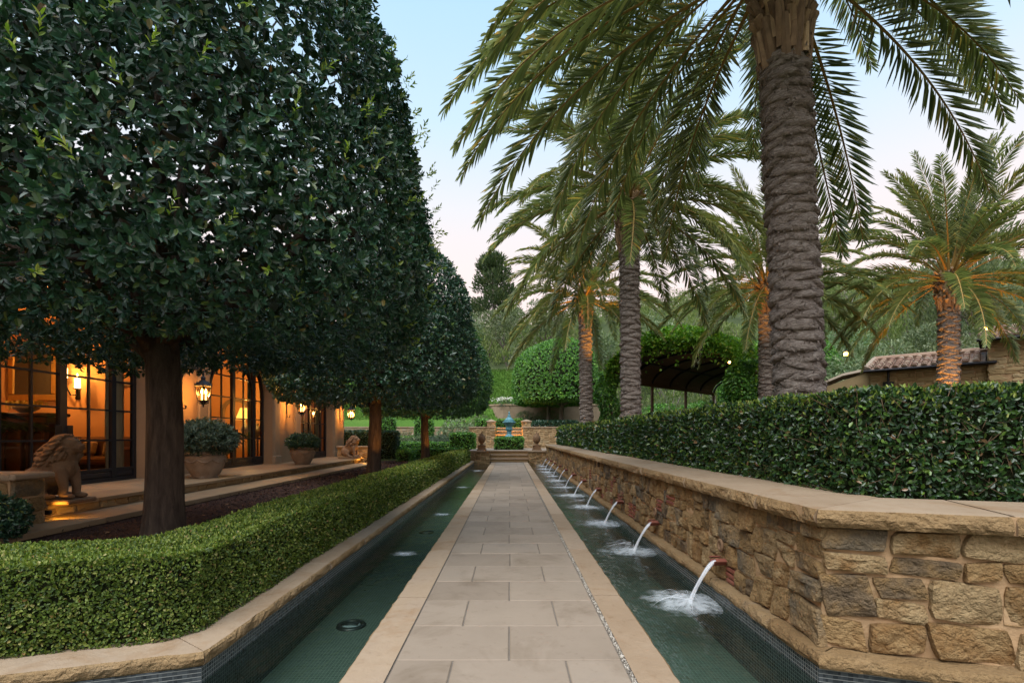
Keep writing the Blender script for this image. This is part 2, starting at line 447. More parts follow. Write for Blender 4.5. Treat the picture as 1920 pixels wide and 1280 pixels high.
# soil, grass
def groundmat(name, stops, sc=2.0, fine=40, bump=.8, bd=.03, rough=.95):
    t = NT(name)
    n = t.noise(t.pos, sc, 6, .6); n2 = t.noise(t.pos, fine, 5, .7)
    f = t.math('ADD', t.math('MULTIPLY', n, .6), t.math('MULTIPLY', n2, .5))
    c = t.ramp(f, stops)
    return t.done(t.pbsdf(c, rough, t.bump(n2, bump, bd), spec=.1))
M['mulch'] = groundmat('bark_mulch', [(.3, (.018, .010, .008)), (.55, (.040, .022, .018)), (.8, (.08, .048, .036))], 3, 45)
M['chip'] = stonemat('mulch_chip', [(0, (.020, .011, .009)), (.6, (.045, .026, .021)), (.95, (.085, .055, .04)), (1, (.2, .15, .10))], 6, .9, .3, 60, True, .3)
M['lawn'] = groundmat('grass_slope', [(.28, (.036, .085, .014)), (.5, (.062, .135, .020)), (.75, (.105, .18, .032))], .35, 5, 1.0, .12)
M['grass'] = leafmat('grass_blade', [(0, (.040, .10, .014)), (.6, (.075, .155, .022)), (1, (.12, .20, .035))], .6, .3, .2)
M['soil'] = groundmat('hillside_soil', [(.3, (.04, .045, .02)), (.55, (.055, .075, .03)), (.8, (.09, .095, .05))], .2, 3, .8, .2)
# pool
def tilemat(name, base, var, grout, size=.026, bump=.2):
    t = NT(name)
    co = t.pos
    sc = t.n('VectorMath'); sc.operation = 'SCALE'; t.put(sc.inputs[0], co); sc.inputs[3].default_value = 1/size
    fr = t.n('VectorMath'); fr.operation = 'FRACTION'; t.put(fr.inputs[0], sc.outputs[0])
    fl = t.n('VectorMath'); fl.operation = 'FLOOR'; t.put(fl.inputs[0], sc.outputs[0])
    sub = t.n('VectorMath'); sub.operation = 'SUBTRACT'; t.put(sub.inputs[0], fr.outputs[0]); sub.inputs[1].default_value = (.5, .5, .5)
    ab = t.n('VectorMath'); ab.operation = 'ABSOLUTE'; t.put(ab.inputs[0], sub.outputs[0])
    nrm = t.n('NewGeometry').outputs['Normal']
    an = t.n('VectorMath'); an.operation = 'ABSOLUTE'; t.put(an.inputs[0], nrm)
    inv = t.n('VectorMath'); inv.operation = 'SUBTRACT'; inv.inputs[0].default_value = (1, 1, 1); t.put(inv.inputs[1], an.outputs[0])
    rd = t.n('VectorMath'); rd.operation = 'MULTIPLY'; t.put(rd.inputs[0], ab.outputs[0]); t.put(rd.inputs[1], inv.outputs[0])
    sp = t.n('SeparateXYZ'); t.put(sp.inputs[0], rd.outputs[0])
    mx = t.math('MAXIMUM', t.math('MAXIMUM', sp.outputs[0], sp.outputs[1]), sp.outputs[2])
    g = t.math('GREATER_THAN', mx, .43)
    wn = t.n('TexWhiteNoise'); wn.noise_dimensions = '3D'; t.put(wn.inputs['Vector'], fl.outputs[0])
    c = t.ramp(wn.outputs[0], [(0, base), (1, var)])
    c = t.mix(g, c, grout)
    return t.done(t.pbsdf(c, t.math('ADD', t.math('MULTIPLY', g, .5), .2), spec=.5))
M['bandtile'] = tilemat('dark_mosaic_tile', (.022, .026, .030), (.075, .085, .09), (.26, .27, .25), .027)
M['floortile'] = tilemat('green_mosaic_tile', (.080, .108, .094), (.115, .145, .125), (.125, .18, .14), .031)
def watermat(name):
    t = NT(name)
    mp = t.n('Mapping'); t.put(mp.inputs['Vector'], t.pos); mp.inputs['Scale'].default_value = (1.6, .8, 1)
    n = t.noise(mp.outputs[0], 3.2, 3, .5); n2 = t.noise(mp.outputs[0], 11, 2, .5)
    bm = t.bump(t.math('ADD', n, t.math('MULTIPLY', n2, .3)), .42, .06)
    fr = t.n('Fresnel'); fr.inputs['IOR'].default_value = 1.33; t.put(fr.inputs['Normal'], bm)
    tr = t.n('BsdfTransparent'); tr.inputs[0].default_value = (.70, .79, .74, 1)
    gl = t.n('BsdfGlossy'); gl.inputs['Roughness'].default_value = .09; gl.inputs[0].default_value = (.95, .95, .95, 1); t.put(gl.inputs['Normal'], bm)
    return t.done(t.mixsh(fr.outputs[0], tr.outputs[0], gl.outputs[0]))
M['water'] = watermat('channel_water')
def streammat(name, alpha=.55):
    t = NT(name)
    mp = t.n('Mapping'); t.put(mp.inputs['Vector'], t.obj); mp.inputs['Scale'].default_value = (40, 90, 5)
    n = t.noise(mp.outputs[0], 1.5, 3)
    d = t.pbsdf((.82, .86, .90), .15, spec=.8)
    tr = t.n('BsdfTransparent')
    return t.done(t.mixsh(t.math('ADD', t.math('MULTIPLY', n, .7), alpha-.35, True), tr.outputs[0], d))
M['stream'] = streammat('falling_water', .36)
def foammat(name, amax=.8, thr=.60):
    """foam that thins out with distance from where the water lands: holes in the sheet, not paint"""
    t = NT(name)
    co = t.obj
    sp = t.n('SeparateXYZ'); t.put(sp.inputs[0], co)
    r = t.math('SQRT', t.math('ADD', t.math('MULTIPLY', sp.outputs[0], sp.outputs[0]), t.math('MULTIPLY', sp.outputs[1], sp.outputs[1])))
    at = t.math('ARCTAN2', sp.outputs[1], sp.outputs[0])
    cb = t.n('CombineXYZ'); t.put(cb.inputs[0], t.math('MULTIPLY', t.math('SINE', at), 2.4)); t.put(cb.inputs[1], t.math('MULTIPLY', t.math('COSINE', at), 2.4)); t.put(cb.inputs[2], t.math('MULTIPLY', r, 9.0))
    rnv = t.n('ObjectInfo').outputs['Random']
    ad = t.n('VectorMath'); ad.operation = 'ADD'; t.put(ad.inputs[0], cb.outputs[0]); t.put(ad.inputs[1], t.math('MULTIPLY', rnv, 50.0))
    n = t.noise(ad.outputs[0], 1.0, 5, .65)
    fade = t.math('SUBTRACT', 1.0, t.math('DIVIDE', r, .62), True)
    a = t.math('MULTIPLY', t.math('SUBTRACT', t.math('ADD', n, t.math('MULTIPLY', fade, .55)), thr), 3.0, True)
    a = t.math('MULTIPLY', a, t.math('MULTIPLY', fade, 1.6, True))
    a = t.math('MULTIPLY', a, amax)
    d = t.n('BsdfDiffuse'); d.inputs[0].default_value = (.78, .84, .88, 1)
    tr = t.n('BsdfTransparent')
    return t.done(t.mixsh(a, tr.outputs[0], d.outputs[0]))
M['foam'] = foammat('white_foam', .44, .63)
M['ripple'] = foammat('ripple_foam', .32, .70)
M['drop'] = streammat('water_drop', .6)
# house
M['iron'] = plain('black_iron', (.022, .021, .024), .45, .5, .6)
M['bluedoor'] = plain('dark_steel_frame', (.020, .022, .028), .4, .5, .3)
def glassmat(name, tint=(.95, .95, .95), k=1.0):
    t = NT(name)
    fr = t.n('Fresnel'); fr.inputs['IOR'].default_value = 1.5
    tr = t.n('BsdfTransparent'); tr.inputs[0].default_value = (*tint, 1)
    gl = t.n('BsdfGlossy'); gl.inputs['Roughness'].default_value = .02
    return t.done(t.mixsh(t.math('MULTIPLY', fr.outputs[0], k), tr.outputs[0], gl.outputs[0]))
M['glass'] = glassmat('window_glass')
M['lampglass'] = glassmat('lantern_glass', (1, .86, .6), .5)
M['plaster'] = plain('ochre_interior_plaster', (.55, .31, .14), .9, .2, 0, 2, .15)
M['floorwood'] = plain('interior_floor', (.22, .13, .07), .4, .4)
M['darkwood'] = plain('carved_dark_wood', (.10, .055, .03), .5, .4)
M['gold'] = plain('gilt_frame', (.50, .33, .10), .35, .6, .7, 30, .4)
M['canvas'] = plain('dark_painting', (.05, .045, .035), .6)
M['fabric'] = plain('sofa_fabric', (.16, .09, .05), .9, .2)
M['cushion'] = plain('cushion_fabric', (.40, .33, .22), .9, .2, 0, 40, .6)
M['curtain'] = plain('cream_curtain', (.55, .45, .28), .9, .2)
M['vase'] = plain('glazed_vase', (.30, .30, .27), .3)
M['flame'] = emis('candle_flame', (1, .50, .13), 40)
M['candle'] = emis('candle_glow', (1, .52, .16), 5)
M['shade'] = emis('lit_lamp_shade', (1, .44, .07), 1.25)
M['bulb'] = emis('amber_bulb', (1, .42, .10), 30)
M['goldbulb'] = emis('golden_bulb', (1, .55, .10), 12)
M['lattice'] = plain('weathered_lattice', (.13, .10, .075), .9, .2, 0, 5, .4, .5)
M['flagstone'] = stonemat('terrace_flagstone', [(0, (0.192, 0.132, 0.076)), (1, (0.288, 0.208, 0.124))], 1.5, .65, .25, 30, True, .35, (.65, .58, .5), .005)
M['steellight'] = plain('pool_light_steel', (.06, .07, .07), .35, .5, .6)
M['lens'] = plain('pool_light_lens', (.42, .50, .52), .12, .7)
# ------------------------------------------------------------------ lion statue skins (grown while the scene is still empty)
def blob_mesh(parts, voxel, smooth_it=2, name='body'):
    """one continuous skin grown round overlapping ellipsoids and tapered limbs"""
    mb = MB()
    for p in parts:
        if p[0] == 'e':
            _, c, r, rot = p
            t = MB(); t.sphere((0, 0, 0), 1.0, 20, 12)
            mt = Matrix.Translation(c) @ Matrix.Rotation(rot, 4, 'Y') @ Matrix.Diagonal((*r, 1))
            mb.add([mt @ Vector(v) for v in t.v], t.f)
        else:
            _, a, b, r0, r1 = p
            mb.tube([Vector(a), Vector(b)], [r0, r1], 14)
            mb.sphere(a, r0*.99, 12, 8); mb.sphere(b, r1*.99, 12, 8)
    me = bpy.data.meshes.new('tmp'); me.from_pydata(mb.v, [], mb.f); me.update()
    o = bpy.data.objects.new('tmp', me); COL.objects.link(o)
    m = o.modifiers.new('r', 'REMESH'); m.mode = 'VOXEL'; m.voxel_size = voxel
    m2 = o.modifiers.new('s', 'SMOOTH'); m2.iterations = smooth_it; m2.factor = .6
    dg = bpy.context.evaluated_depsgraph_get(); ev = o.evaluated_get(dg)
    out = bpy.data.meshes.new_from_object(ev); out.name = name
    bpy.data.objects.remove(o)
    return out
def lion_meshes():
    E = lambda c, r, rot=0: ('e', Vector(c), r, rot)
    T = lambda a, b, r0, r1: ('t', a, b, r0, r1)
    parts = [E((-.22, 0, .36), (.30, .22, .26)), E((-.06, 0, .50), (.30, .21, .28), .75), E((.12, 0, .62), (.22, .21, .30)),   # haunch, trunk, chest
             T((.0, 0, .6), (.20, 0, .90), .22, .17)]
    for s in (-1, 1):
        parts += [T((.20, s*.12, .55), (.26, s*.13, .22), .10, .065), T((.26, s*.13, .22), (.25, s*.13, .07), .065, .06), E((.32, s*.13, .055), (.12, .075, .055)),
                  E((-.22, s*.17, .27), (.24, .12, .23)), T((-.10, s*.2, .20), (-.02, s*.2, .08), .09, .07), E((.04, s*.20, .055), (.15, .075, .055))]
    parts += [E((.27, 0, 1.02), (.15, .125, .13)), E((.40, 0, .975), (.075, .07, .065)), E((.385, 0, .895), (.075, .07, .038)), E((.468, 0, .995), (.026, .046, .026)), E((.425, .045, .945), (.048, .042, .042)), E((.425, -.045, .945), (.048, .042, .042)),
              E((.345, .06, 1.045), (.045, .04, .022)), E((.345, -.06, 1.045), (.045, .04, .022)), E((.37, .0, 1.03), (.07, .028, .04)), E((.375, .05, .94), (.05, .045, .035)), E((.375, -.05, .94), (.05, .045, .035)), E((.365, 0, .875), (.045, .05, .03))]
    parts += [T((-.46, 0, .12), (-.42, .20, .07), .045, .035), T((-.42, .20, .07), (-.22, .33, .06), .035, .035), E((-.16, .33, .07), (.09, .05, .05))]
    body = blob_mesh(parts, .012, 1); body.name = 'body'
    # mane: overlapping locks swept back from the face, over the shoulders and down the chest
    q = random.Random(3); mp = []
    mp += [E((.13, 0, 1.02), (.17, .19, .19)), E((.06, 0, .88), (.22, .215, .22)), E((.19, 0, .80), (.155, .19, .20)), E((.15, 0, .66), (.15, .175, .17)), E((-.06, 0, .74), (.18, .19, .17), .6)]
    for ring in range(8):
        nn_ = 18
        t = ring/7
        for k in range(nn_):
            a = -PI + 2*PI*(k+.5*(ring % 2))/nn_ + q.uniform(-.06, .06)
            up = math.cos(a); sd_ = math.sin(a)
            # rings slide from round the face to the shoulders
            c = Vector((.235 - .33*t + (.06*(1-t) if up < -.2 else 0), sd_*(.175+.055*math.sin(PI*min(1, t+.15))), 1.01 - .30*t + up*(.18+.06*t)*(1 if up > 0 else 1.35)))
            d1 = Vector((-.60 if up > -.3 else -.10, sd_*.18, -.55 if up < .5 else -.18)).normalized()
            L = q.uniform(.10, .15)
            m1 = c + d1*L*.5 + Vector((0, sd_, up*.7))*.020; e1 = c + d1*L
            mp.append(('t', c, m1, .026, .030)); mp.append(('t', m1, e1, .030, .011))
    return body, blob_mesh(mp, .010, 1, 'mane')
LION_BODY, LION_MANE = lion_meshes()
# ------------------------------------------------------------------ terrain
def lerp_prof(pts, y):
    return float(np.interp(y, [p[0] for p in pts], [p[1] for p in pts]))
PR_C = [(29.6, -.7), (30.2, .45), (36, .55), (38.4, .6), (38.9, 2.0), (46.6, 2.5), (47.2, 4.1), (49, 4.6), (56, 8.6), (66, 12.6), (90, 18.5), (140, 26), (400, 30)]
PR_L = [(29.0, -.7), (29.6, .12), (36, .6), (44, 1.5), (44.5, 2.2), (47, 3.0), (56, 8.6), (66, 12.6), (90, 18.5), (140, 26), (400, 30)]
PR_R = [(18, -.7), (20, .9), (30, 1.2), (36, 2.0), (44, 4.6), (56, 10.0), (66, 14.4), (90, 21.5), (140, 30), (400, 34)]
def height(x, y):
    c = lerp_prof(PR_C, y); l = lerp_prof(PR_L, y); r = lerp_prof(PR_R, y)
    a = min(max((x+3.2)/1.2, 0), 1)
    b = min(max((x-9)/6, 0), 1)
    h = l*(1-a)+c*a
    h = h*(1-b)+r*b
    if y > 40:
        k = min((y-40)/30, 1)
        h += k*min(max(x-6, 0)*.10, 9) + k*.5*nz(x, y, 0, .09)
    return h
xs = sorted(set([-300, -200, -120, -80] + [round(-60+i*1.5, 2) for i in range(81)] + [90, 140, 200, 300] + [-2.5, -2.4, 2.5, 2.6]))
ys = sorted(set([-300, -100, -40, -15, 0, 8, 16, 18, 20, 24] + [round(28+i*.5, 2) for i in range(20)] + [round(38+i*1.2, 2) for i in range(60)] + [120, 140, 180, 250, 400] + [29.6, 30.2, 36, 38.4, 38.9, 46.6, 47.2]))
Pg = [[(x, y, height(x, y)) for x in xs] for y in ys]
g = MB(); g.smooth = True
nx = len(xs)
g.add([p for row in Pg for p in row], [])
for j in range(len(ys)-1):
    for i in range(nx-1):
        g.f.append((j*nx+i, j*nx+i+1, (j+1)*nx+i+1, (j+1)*nx+i))
        yc = (ys[j]+ys[j+1])/2; xc = (xs[i]+xs[i+1])/2
        lawn = (43 < yc < 56.5 + 1.5*nz(xc, 0, 3, .2) and xc < 6)
        g.m.append(0 if lawn else 1); g.sm.append(True)
ground = tag(g.build('ground', [M['lawn'], M['soil']]), kind='structure')
# short grass on the lit slope behind the garden
n = 42000
gx = rng.uniform(-17, 5, n); gy = rng.uniform(46.8, 56.5, n)
gz = np.array([height(a, b) for a, b in zip(gx, gy)])
P = np.stack([gx, gy, gz-.02], 1)
A = np.stack([rng.normal(0, .35, n), rng.normal(-.15, .35, n), np.ones(n)], 1)
V, F = leaves4(P, A, rdir(n), rng.uniform(.10, .22, n), .06)
tag(obj_np('grass', V, F, M['grass']), 'short bright green grass growing on the slope behind the garden', 'grass', kind='stuff')

# ------------------------------------------------------------------ path
pth = MB()
row = 0; y = 3.43 - .622*10
def slab(mb, x0, x1, y0, y1, z1=0.0, b=.006, z0=-.05):
    g2 = .0045
    mb.cbox(((x0+x1)/2, (y0+y1)/2, (z0+z1)/2 + rnd.uniform(-.0015, .0015)), (x1-x0-2*g2, y1-y0-2*g2, z1-z0), b)
XL, XR = -.763, .752
while y < 29.25:
    y1 = min(y+.622, 29.32)
    j = rnd.uniform(-.02, .02)
    if row % 2 == 0:
        slab(pth, XL, j*.3, y, y1); slab(pth, j*.3, XR, y, y1)
    else:
        slab(pth, XL, -.385+j, y, y1); slab(pth, -.385+j, .37+j, y, y1); slab(pth, .37+j, XR, y, y1)
    y = y1; row += 1
path = tag(pth.build('path', M['slab']), kind='structure')
gb = MB(); gb.box(-.80, .80, -3, 29.35, -.3, -.009)
gb.build('grout', M['grout'], path)
# rough stone border both sides
def rough_profile(mb, p0, p1, nrm, prof, step=.05, cuts=None, seed=0.0, joint=.006, mit=(0, 0), two=True):
    """blocks laid end to end along p0-p1; prof = [(out, z, amp)], closed loft"""
    p0 = Vector((p0[0], p0[1], 0)); p1 = Vector((p1[0], p1[1], 0)); nv = Vector((nrm[0], nrm[1], 0)).normalized()
    Ltot = (p1-p0).length; d = (p1-p0)/Ltot
    a = 0.0
    while a < Ltot-1e-4:
        b = min(a + (rnd.uniform(*cuts) if cuts else Ltot), Ltot)
        if Ltot-b < .35: b = Ltot
        m = max(2, int((b-a)/step)+1)
        so = rnd.uniform(0, 60)
        rows = []
        for i in range(m):
            s = a + joint + (b-a-2*joint)*i/(m-1)
            q = p0 + d*s
            r = []
            for (o, z, amp) in prof:
                if amp:
                    e = amp*(1.25*fbm(q.x+so, q.y, z*1.3, 4.5, 4) + .9*abs(nz(q.x+so, q.y+z, z, 11)) + .5*abs(nz(q.x+so, q.y-z, z*2, 27)))
                    # chip the corners of every block a little
                    edge = min(i, m-1-i)
                    if edge == 0: e -= .008
                else: e = 0
                w = q + nv*(o+e)
                if mit[1] and b >= Ltot-1e-4: w += d*((o+.006)*mit[1]*i/(m-1))
                if mit[0] and a < 1e-4: w -= d*((o+.006)*mit[0]*(1-i/(m-1)))
                r.append((w.x, w.y, z + (e*.5 if amp and z > prof[0][1]-.001 and False else 0)))
            rows.append(r)
        base = mb.add([p for r in rows for p in r], [])
        k = len(prof)
        for i in range(m-1):
            for jn in range(k-1):
                mb.f.append((base+i*k+jn, base+i*k+jn+1, base+(i+1)*k+jn+1, base+(i+1)*k+jn)); mb.m.append(1 if (two and (prof[jn+1][2] or prof[jn][2]) and jn > 1) else mb.cur); mb.sm.append(False)
        mb.f.append(tuple(base+i for i in range(k))); mb.m.append(mb.cur); mb.sm.append(False)
        mb.f.append(tuple(base+(m-1)*k+i for i in range(k-1, -1, -1))); mb.m.append(mb.cur); mb.sm.append(False)
        a = b
def cop_prof(w, z0, z1, amp=.014, front=0.0):
    h = z1-z0
    return [(-w, z1, 0), (front-.05, z1, 0), (front-.012, z1-.001, amp*.5), (front, z1-.012, amp), (front+.006, z1-h*.35, amp*1.3), (front+.004, z1-h*.6, amp*1.3), (front-.004, z1-h*.85, amp), (front-.02, z0, amp*.5), (-w, z0, 0)]
bd = MB()
for sgn, xi in ((-1, -.768), (1, .782)):
    w = 1.045-abs(xi)
    rough_profile(bd, (sgn*1.045, -2.5), (sgn*1.045, 29.3), (sgn, 0), cop_prof(w, -.11, .002, .010), .05, (1.1, 2.3))
bd.build('stone_border', [M['coping'], M['roughstone']], path)
sk = MB(); sk.box(-1.0, 1.0, -3, 29.32, -.62, -.105); sk.build('path_base', M['bandtile'], path)
# pebbles in the open joint on the right
n = 2600
py = np.concatenate([rng.uniform(1.5, 9, 1700), rng.uniform(9, 29, 900)])
px = rng.uniform(.754, .781, n)
pe = MB()
for a, b in zip(px, py):
    r = rnd.uniform(.004, .0085)
    pe.sphere((a, b, -.004), r, 5, 3, (1, rnd.uniform(.8, 1.5), .8))
o = pe.build('joint_gravel', stonemat('joint_pebble', [(0, (.10, .09, .08)), (.5, (.32, .28, .22)), (1, (.6, .56, .5))], 9, .8, .1), path)
o['kind'] = 'stuff'

# ------------------------------------------------------------------ pools
c19, s19 = math.cos(math.radians(18.5)), math.sin(math.radians(18.5))
YC = 3.36
LW = (-2.0, YC); RW = (2.0, YC)
LEND = (-2.0-7*c19, YC-7*s19); REND = (2.0+7*c19, YC-7*s19)
WZ = -.125
wl = MB()
def wgrid(mb, x0, x1, y0, y1, z):
    mb.add([(x0, y0, z), (x1, y0, z), (x1, y1, z), (x0, y1, z)], [(0, 1, 2, 3)])
wl.add([(-1.0, -2.5, WZ), (-1.0, 29.4, WZ), (-2.04, 29.4, WZ), (-2.04, YC, WZ), (LEND[0], LEND[1], WZ), (LEND[0], -2.5, WZ)], [(0, 1, 2, 3, 4, 5)])
tag(wl.build('water', M['water']), kind='structure')
wr = MB()
wr.add([(1.0, -2.5, WZ), (REND[0], -2.5, WZ), (REND[0], REND[1], WZ), (2.04, YC, WZ), (2.04, 29.4, WZ), (1.0, 29.4, WZ)], [(0, 1, 2, 3, 4, 5)])
tag(wr.build('water', M['water']), kind='structure')
fl = MB(); wgrid(fl, -9, 9, -3, 29.5, -.50)
tag(fl.build('pool_floor', M['floortile']), kind='structure')

# low kerb, left
kerb = thing('stone_kerb', 'low rough edged sandstone kerb with dark mosaic band along the left water channel', 'kerb', (-2.0, 16, 0))
kb = MB()
NL = (s19, -c19)   # faces the near pool
prof = cop_prof(.42, -.012, .086, .018)
rough_profile(kb, (-2.0, 28.9), (-2.0, YC+.004), (1, 0), prof, .045, (1.3, 2.2), mit=(0, .72))
rough_profile(kb, (-2.0-.004, YC), LEND, NL, prof, .03, (1.2, 1.6), mit=(.72, 0))
kb.build('coping', [M['coping'], M['roughstone']], kerb)
kt = MB()
kt.add([(-2.03, 29.4, -.6), (-2.03, YC+.01, -.6), (-2.03, YC+.01, -.013), (-2.03, 29.4, -.013)], [(0, 3, 2, 1)])
e = (LEND[0]-s19*.03, LEND[1]+c19*.03)
kt.add([(-2.03, YC+.01, -.6), (e[0], e[1], -.6), (e[0], e[1], -.013), (-2.03, YC+.01, -.013)], [(0, 3, 2, 1)])
kt.build('mosaic_band', M['bandtile'], kerb)

# pool lights let into the channel floor
for i, (x, y_, lb) in enumerate([(-1.67, 5.4, 'round sunken pool light nearest the camera in the left channel floor'),
                                 (-1.72, 10.6, 'round sunken pool light, second along the left channel floor'),
                                 (-1.72, 16.5, 'round sunken pool light farthest along the left channel floor')]):
    if i == 0:
        pl0 = thing('pool_light', lb, 'pool light', (x, y_, -.5), 0, 'lights sunk in the left channel')
        r = MB(); r.smooth = True
        r.lathe([(.10, .004), (.104, .018), (.112, .024), (.142, .022), (.15, .012), (.155, .0)], 28, cap=False)
        r.build('rim', M['steellight'], pl0, False)
        r = MB(); r.smooth = True
        r.lathe([(.10, .008), (.08, .014), (.04, .018), (.0001, .02)], 24); r.build('lens', M['lens'], pl0, False)
        r = MB()
        for k in (-.03, .01, .05): r.cbox((0, k, .024), (.16, .010, .008))
        r.build('louvre', M['steellight'], pl0, False)
    else:
        c = copy_tree(pl0); c.location = (x, y_, -.5); relabel(c, lb)

# ------------------------------------------------------------------ right retaining wall
wall = thing('stone_wall', 'rubble sandstone retaining wall with broad coping and water spouts along the right channel', 'wall', (2.2, 16, 0))
def guillotine(x0, x1, z0, z1, out, tw, th):
    w, h = x1-x0, z1-z0
    if w > tw*rnd.uniform(1.0, 1.75) and (w/tw > h/th or h < th*1.1):
        k = x0 + w*rnd.uniform(.36, .64); guillotine(x0, k, z0, z1, out, tw, th); guillotine(k, x1, z0, z1, out, tw, th)
    elif h > th*rnd.uniform(1.0, 1.7):
        k = z0 + h*rnd.uniform(.36, .64); guillotine(x0, x1, z0, k, out, tw, th); guillotine(x0, x1, k, z1, out, tw, th)
    else: out.append((x0, x1, z0, z1))
def one_stone(mb, cell, p0, d, nv, gap, depth, fine):
    x0, x1, z0, z1 = cell
    w, h = x1-x0-gap, z1-z0-gap; cx, cz = (x0+x1)/2, (z0+z1)/2
    seed = rnd.uniform(0, 90)
    n = 20 if fine else 12
    pts = []
    skx = rnd.uniform(-.16, .16)*min(w, h); skz = rnd.uniform(-.10, .10)*min(w, h)
    ex = rnd.uniform(9, 24.0)
    cut = [(rnd.choice((1, 3, 5, 7))*PI/4+rnd.uniform(-.3, .3), rnd.uniform(1.04, 1.2)) for _ in range(1)]
    for k in range(n):
        a = 2*PI*(k+.5)/n
        ca, sa = math.cos(a), math.sin(a)
        rr = (abs(ca)**ex + abs(sa)**ex)**(-1/ex)
        for (ac, lim) in cut:
            dd = math.cos(a-ac)
            if dd > .6: rr = min(rr, 1.14*lim/dd)
        rr *= 1 + .05*nz(seed, ca*1.3, sa*1.3, 1.0) + .022*nz(seed, ca, sa, 4)
        x = rr*ca*w/2; z = rr*sa*h/2
        pts.append((x + skx*z/h*2, z + skz*x/w*2))
    rings = [(1.0, -.02), (.998, .50), (.965, .86), (.78, 1.0), (.42, 1.05)] if fine else [(1.0, -.02), (.96, .6), (.72, 1.0)]
    tx, tz = rnd.uniform(-.12, .12), rnd.uniform(-.12, .12)
    vs = []; 
    def place(x, z, o):
        q = p0 + d*(cx+x) + nv*o
        vs.append((q.x, q.y, cz+z))
    for (s, dp) in rings:
        for (x, z) in pts:
            e = 0
            if dp > .3:
                e = max(-.010, .030*fbm(cx+x*s+seed, cz+z*s, seed, 5.0, 2) + .013*abs(nz(cx+x*s, cz+z*s, seed, 19)))
            place(x*s, z*s, depth*dp + e + (tx*x*s + tz*z*s)*(dp > .5))
    place(0, 0, depth*1.05 + .018*fbm(cx+seed, cz, seed, 7, 3))
    fs = []
    for r in range(len(rings)-1):
        for k in range(n):
            k2 = (k+1) % n
            fs.append((r*n+k, r*n+k2, (r+1)*n+k2, (r+1)*n+k))
    c = len(rings)*n; b = (len(rings)-1)*n
    for k in range(n): fs.append((b+k, b+(k+1) % n, c))
    mb.add(vs, fs)
def rubble(stones, bricks, p0, p1, nrm, z0, z1, tw=.30, th=.20, gap=.026, depth=.03, fine=True, brickp=.05, cols=None):
    p0 = Vector((p0[0], p0[1], 0)); p1 = Vector((p1[0], p1[1], 0)); nv = Vector((nrm[0], nrm[1], 0)).normalized()
    L = (p1-p0).length; d = (p1-p0)/L
    # the outward normal must be left-hand so that faces point out
    cells = []
    a = 0
    while a < L-.01:
        b = min(a+rnd.uniform(.9, 1.5), L)
        if L-b < .5: b = L
        guillotine(a, b, z0, z1, cells, tw, th); a = b
    for c in cells:
        w = c[1]-c[0]; h = c[3]-c[2]
        if bricks is not None and w < .33 and rnd.random() < brickp*2.2:
            k = max(2, int(h/.052)); hh = h/k
            for i in range(min(k, 4)):
                q = p0 + d*((c[0]+c[1])/2 + rnd.uniform(-.01, .01)) + nv*.012
                rot = Matrix.Rotation(math.atan2(d.y, d.x), 3, 'Z') @ Matrix.Rotation(rnd.uniform(-.04, .04), 3, 'Y')
                bricks.cbox((q.x, q.y, c[2]+hh*(i+.5)), (w*rnd.uniform(.7, .92), .05, min(.036, hh-.014)), .005, rot)
            if k > 4:
                one_stone(stones, (c[0], c[1], c[2]+hh*4, c[3]), p0, d, nv, gap, depth, fine)
            continue
        g0 = gap*rnd.uniform(.6, 1.35)
        one_stone(stones, c, p0, d, nv, g0, depth*rnd.uniform(.8, 1.3), fine)
st = MB(); bk = MB(); mo = MB(); lg = MB(); cp = MB(); tb = MB()
NR = (-s19, -c19)
XF = 2.13
k0 = (XF, YC+.10)
kE = (k0[0]+6.2*c19, k0[1]-6.2*s19)
rubble(st, bk, (k0[0]-.03*c19, k0[1]+.03*s19), kE, NR, .088, .897, .34, .20, .019, .038, True, .06)
rubble(st, bk, (XF, 12.0), (k0[0], k0[1]-.025), (-1, 0), .088, .897, .31, .195, .016, .034, True, .035)
rubble(st, bk, (XF, 29.5), (XF, 12.0), (-1, 0), .088, .897, .32, .20, .016, .028, False, .022)
st.build('fieldstone', M['rock'], wall); bk.build('brick_insert', M['brick'], wall)
def bumpy_sheet(mb, p0, p1, nrm, z0, z1, off, amp, step=.06):
    p0 = Vector((p0[0], p0[1], 0)); p1 = Vector((p1[0], p1[1], 0)); nv = Vector((nrm[0], nrm[1], 0)).normalized()
    L = (p1-p0).length; n = int(L/step)+1; m = int((z1-z0)/step)+1
    mb.grid([[tuple(p0+(p1-p0)*(i/n)+nv*(off+amp*fbm((p0+(p1-p0)*(i/n)).x, (p0+(p1-p0)*(i/n)).y, z0+(z1-z0)*j/m, 9, 2))+Vector((0, 0, z0+(z1-z0)*j/m))) for j in range(m+1)] for i in range(n+1)])
bumpy_sheet(mo, k0, kE, NR, .05, .90, .011, .008, .025)
bumpy_sheet(mo, (XF, 29.5), k0, (-1, 0), .05, .90, .009, .008, .05)
mo.tube([(k0[0]+.012, k0[1]+.012, .05), (k0[0]+.012, k0[1]+.012, .9)], .028, 8)
mo.build('mortar', M['mortar'], wall)
pl = [(-.35, .087, 0), (.035, .087, .004), (.085, .083, .012), (.10, .06, .018), (.105, .03, .018), (.095, 0, .014), (.07, -.013, .006), (-.35, -.013, 0)]
rough_profile(lg, (2.10, 29.4), (2.10, YC+.02), (-1, 0), pl, .045, (1.1, 2.0), mit=(0, .72))
rough_profile(lg, (2.10-.004, YC+.02), (REND[0]+.1*s19, REND[1]+.12), NR, pl, .03, (1.3, 2.0), mit=(.72, 0))
lg.build('ledge', [M['roughstone'], M['roughstone']], wall)
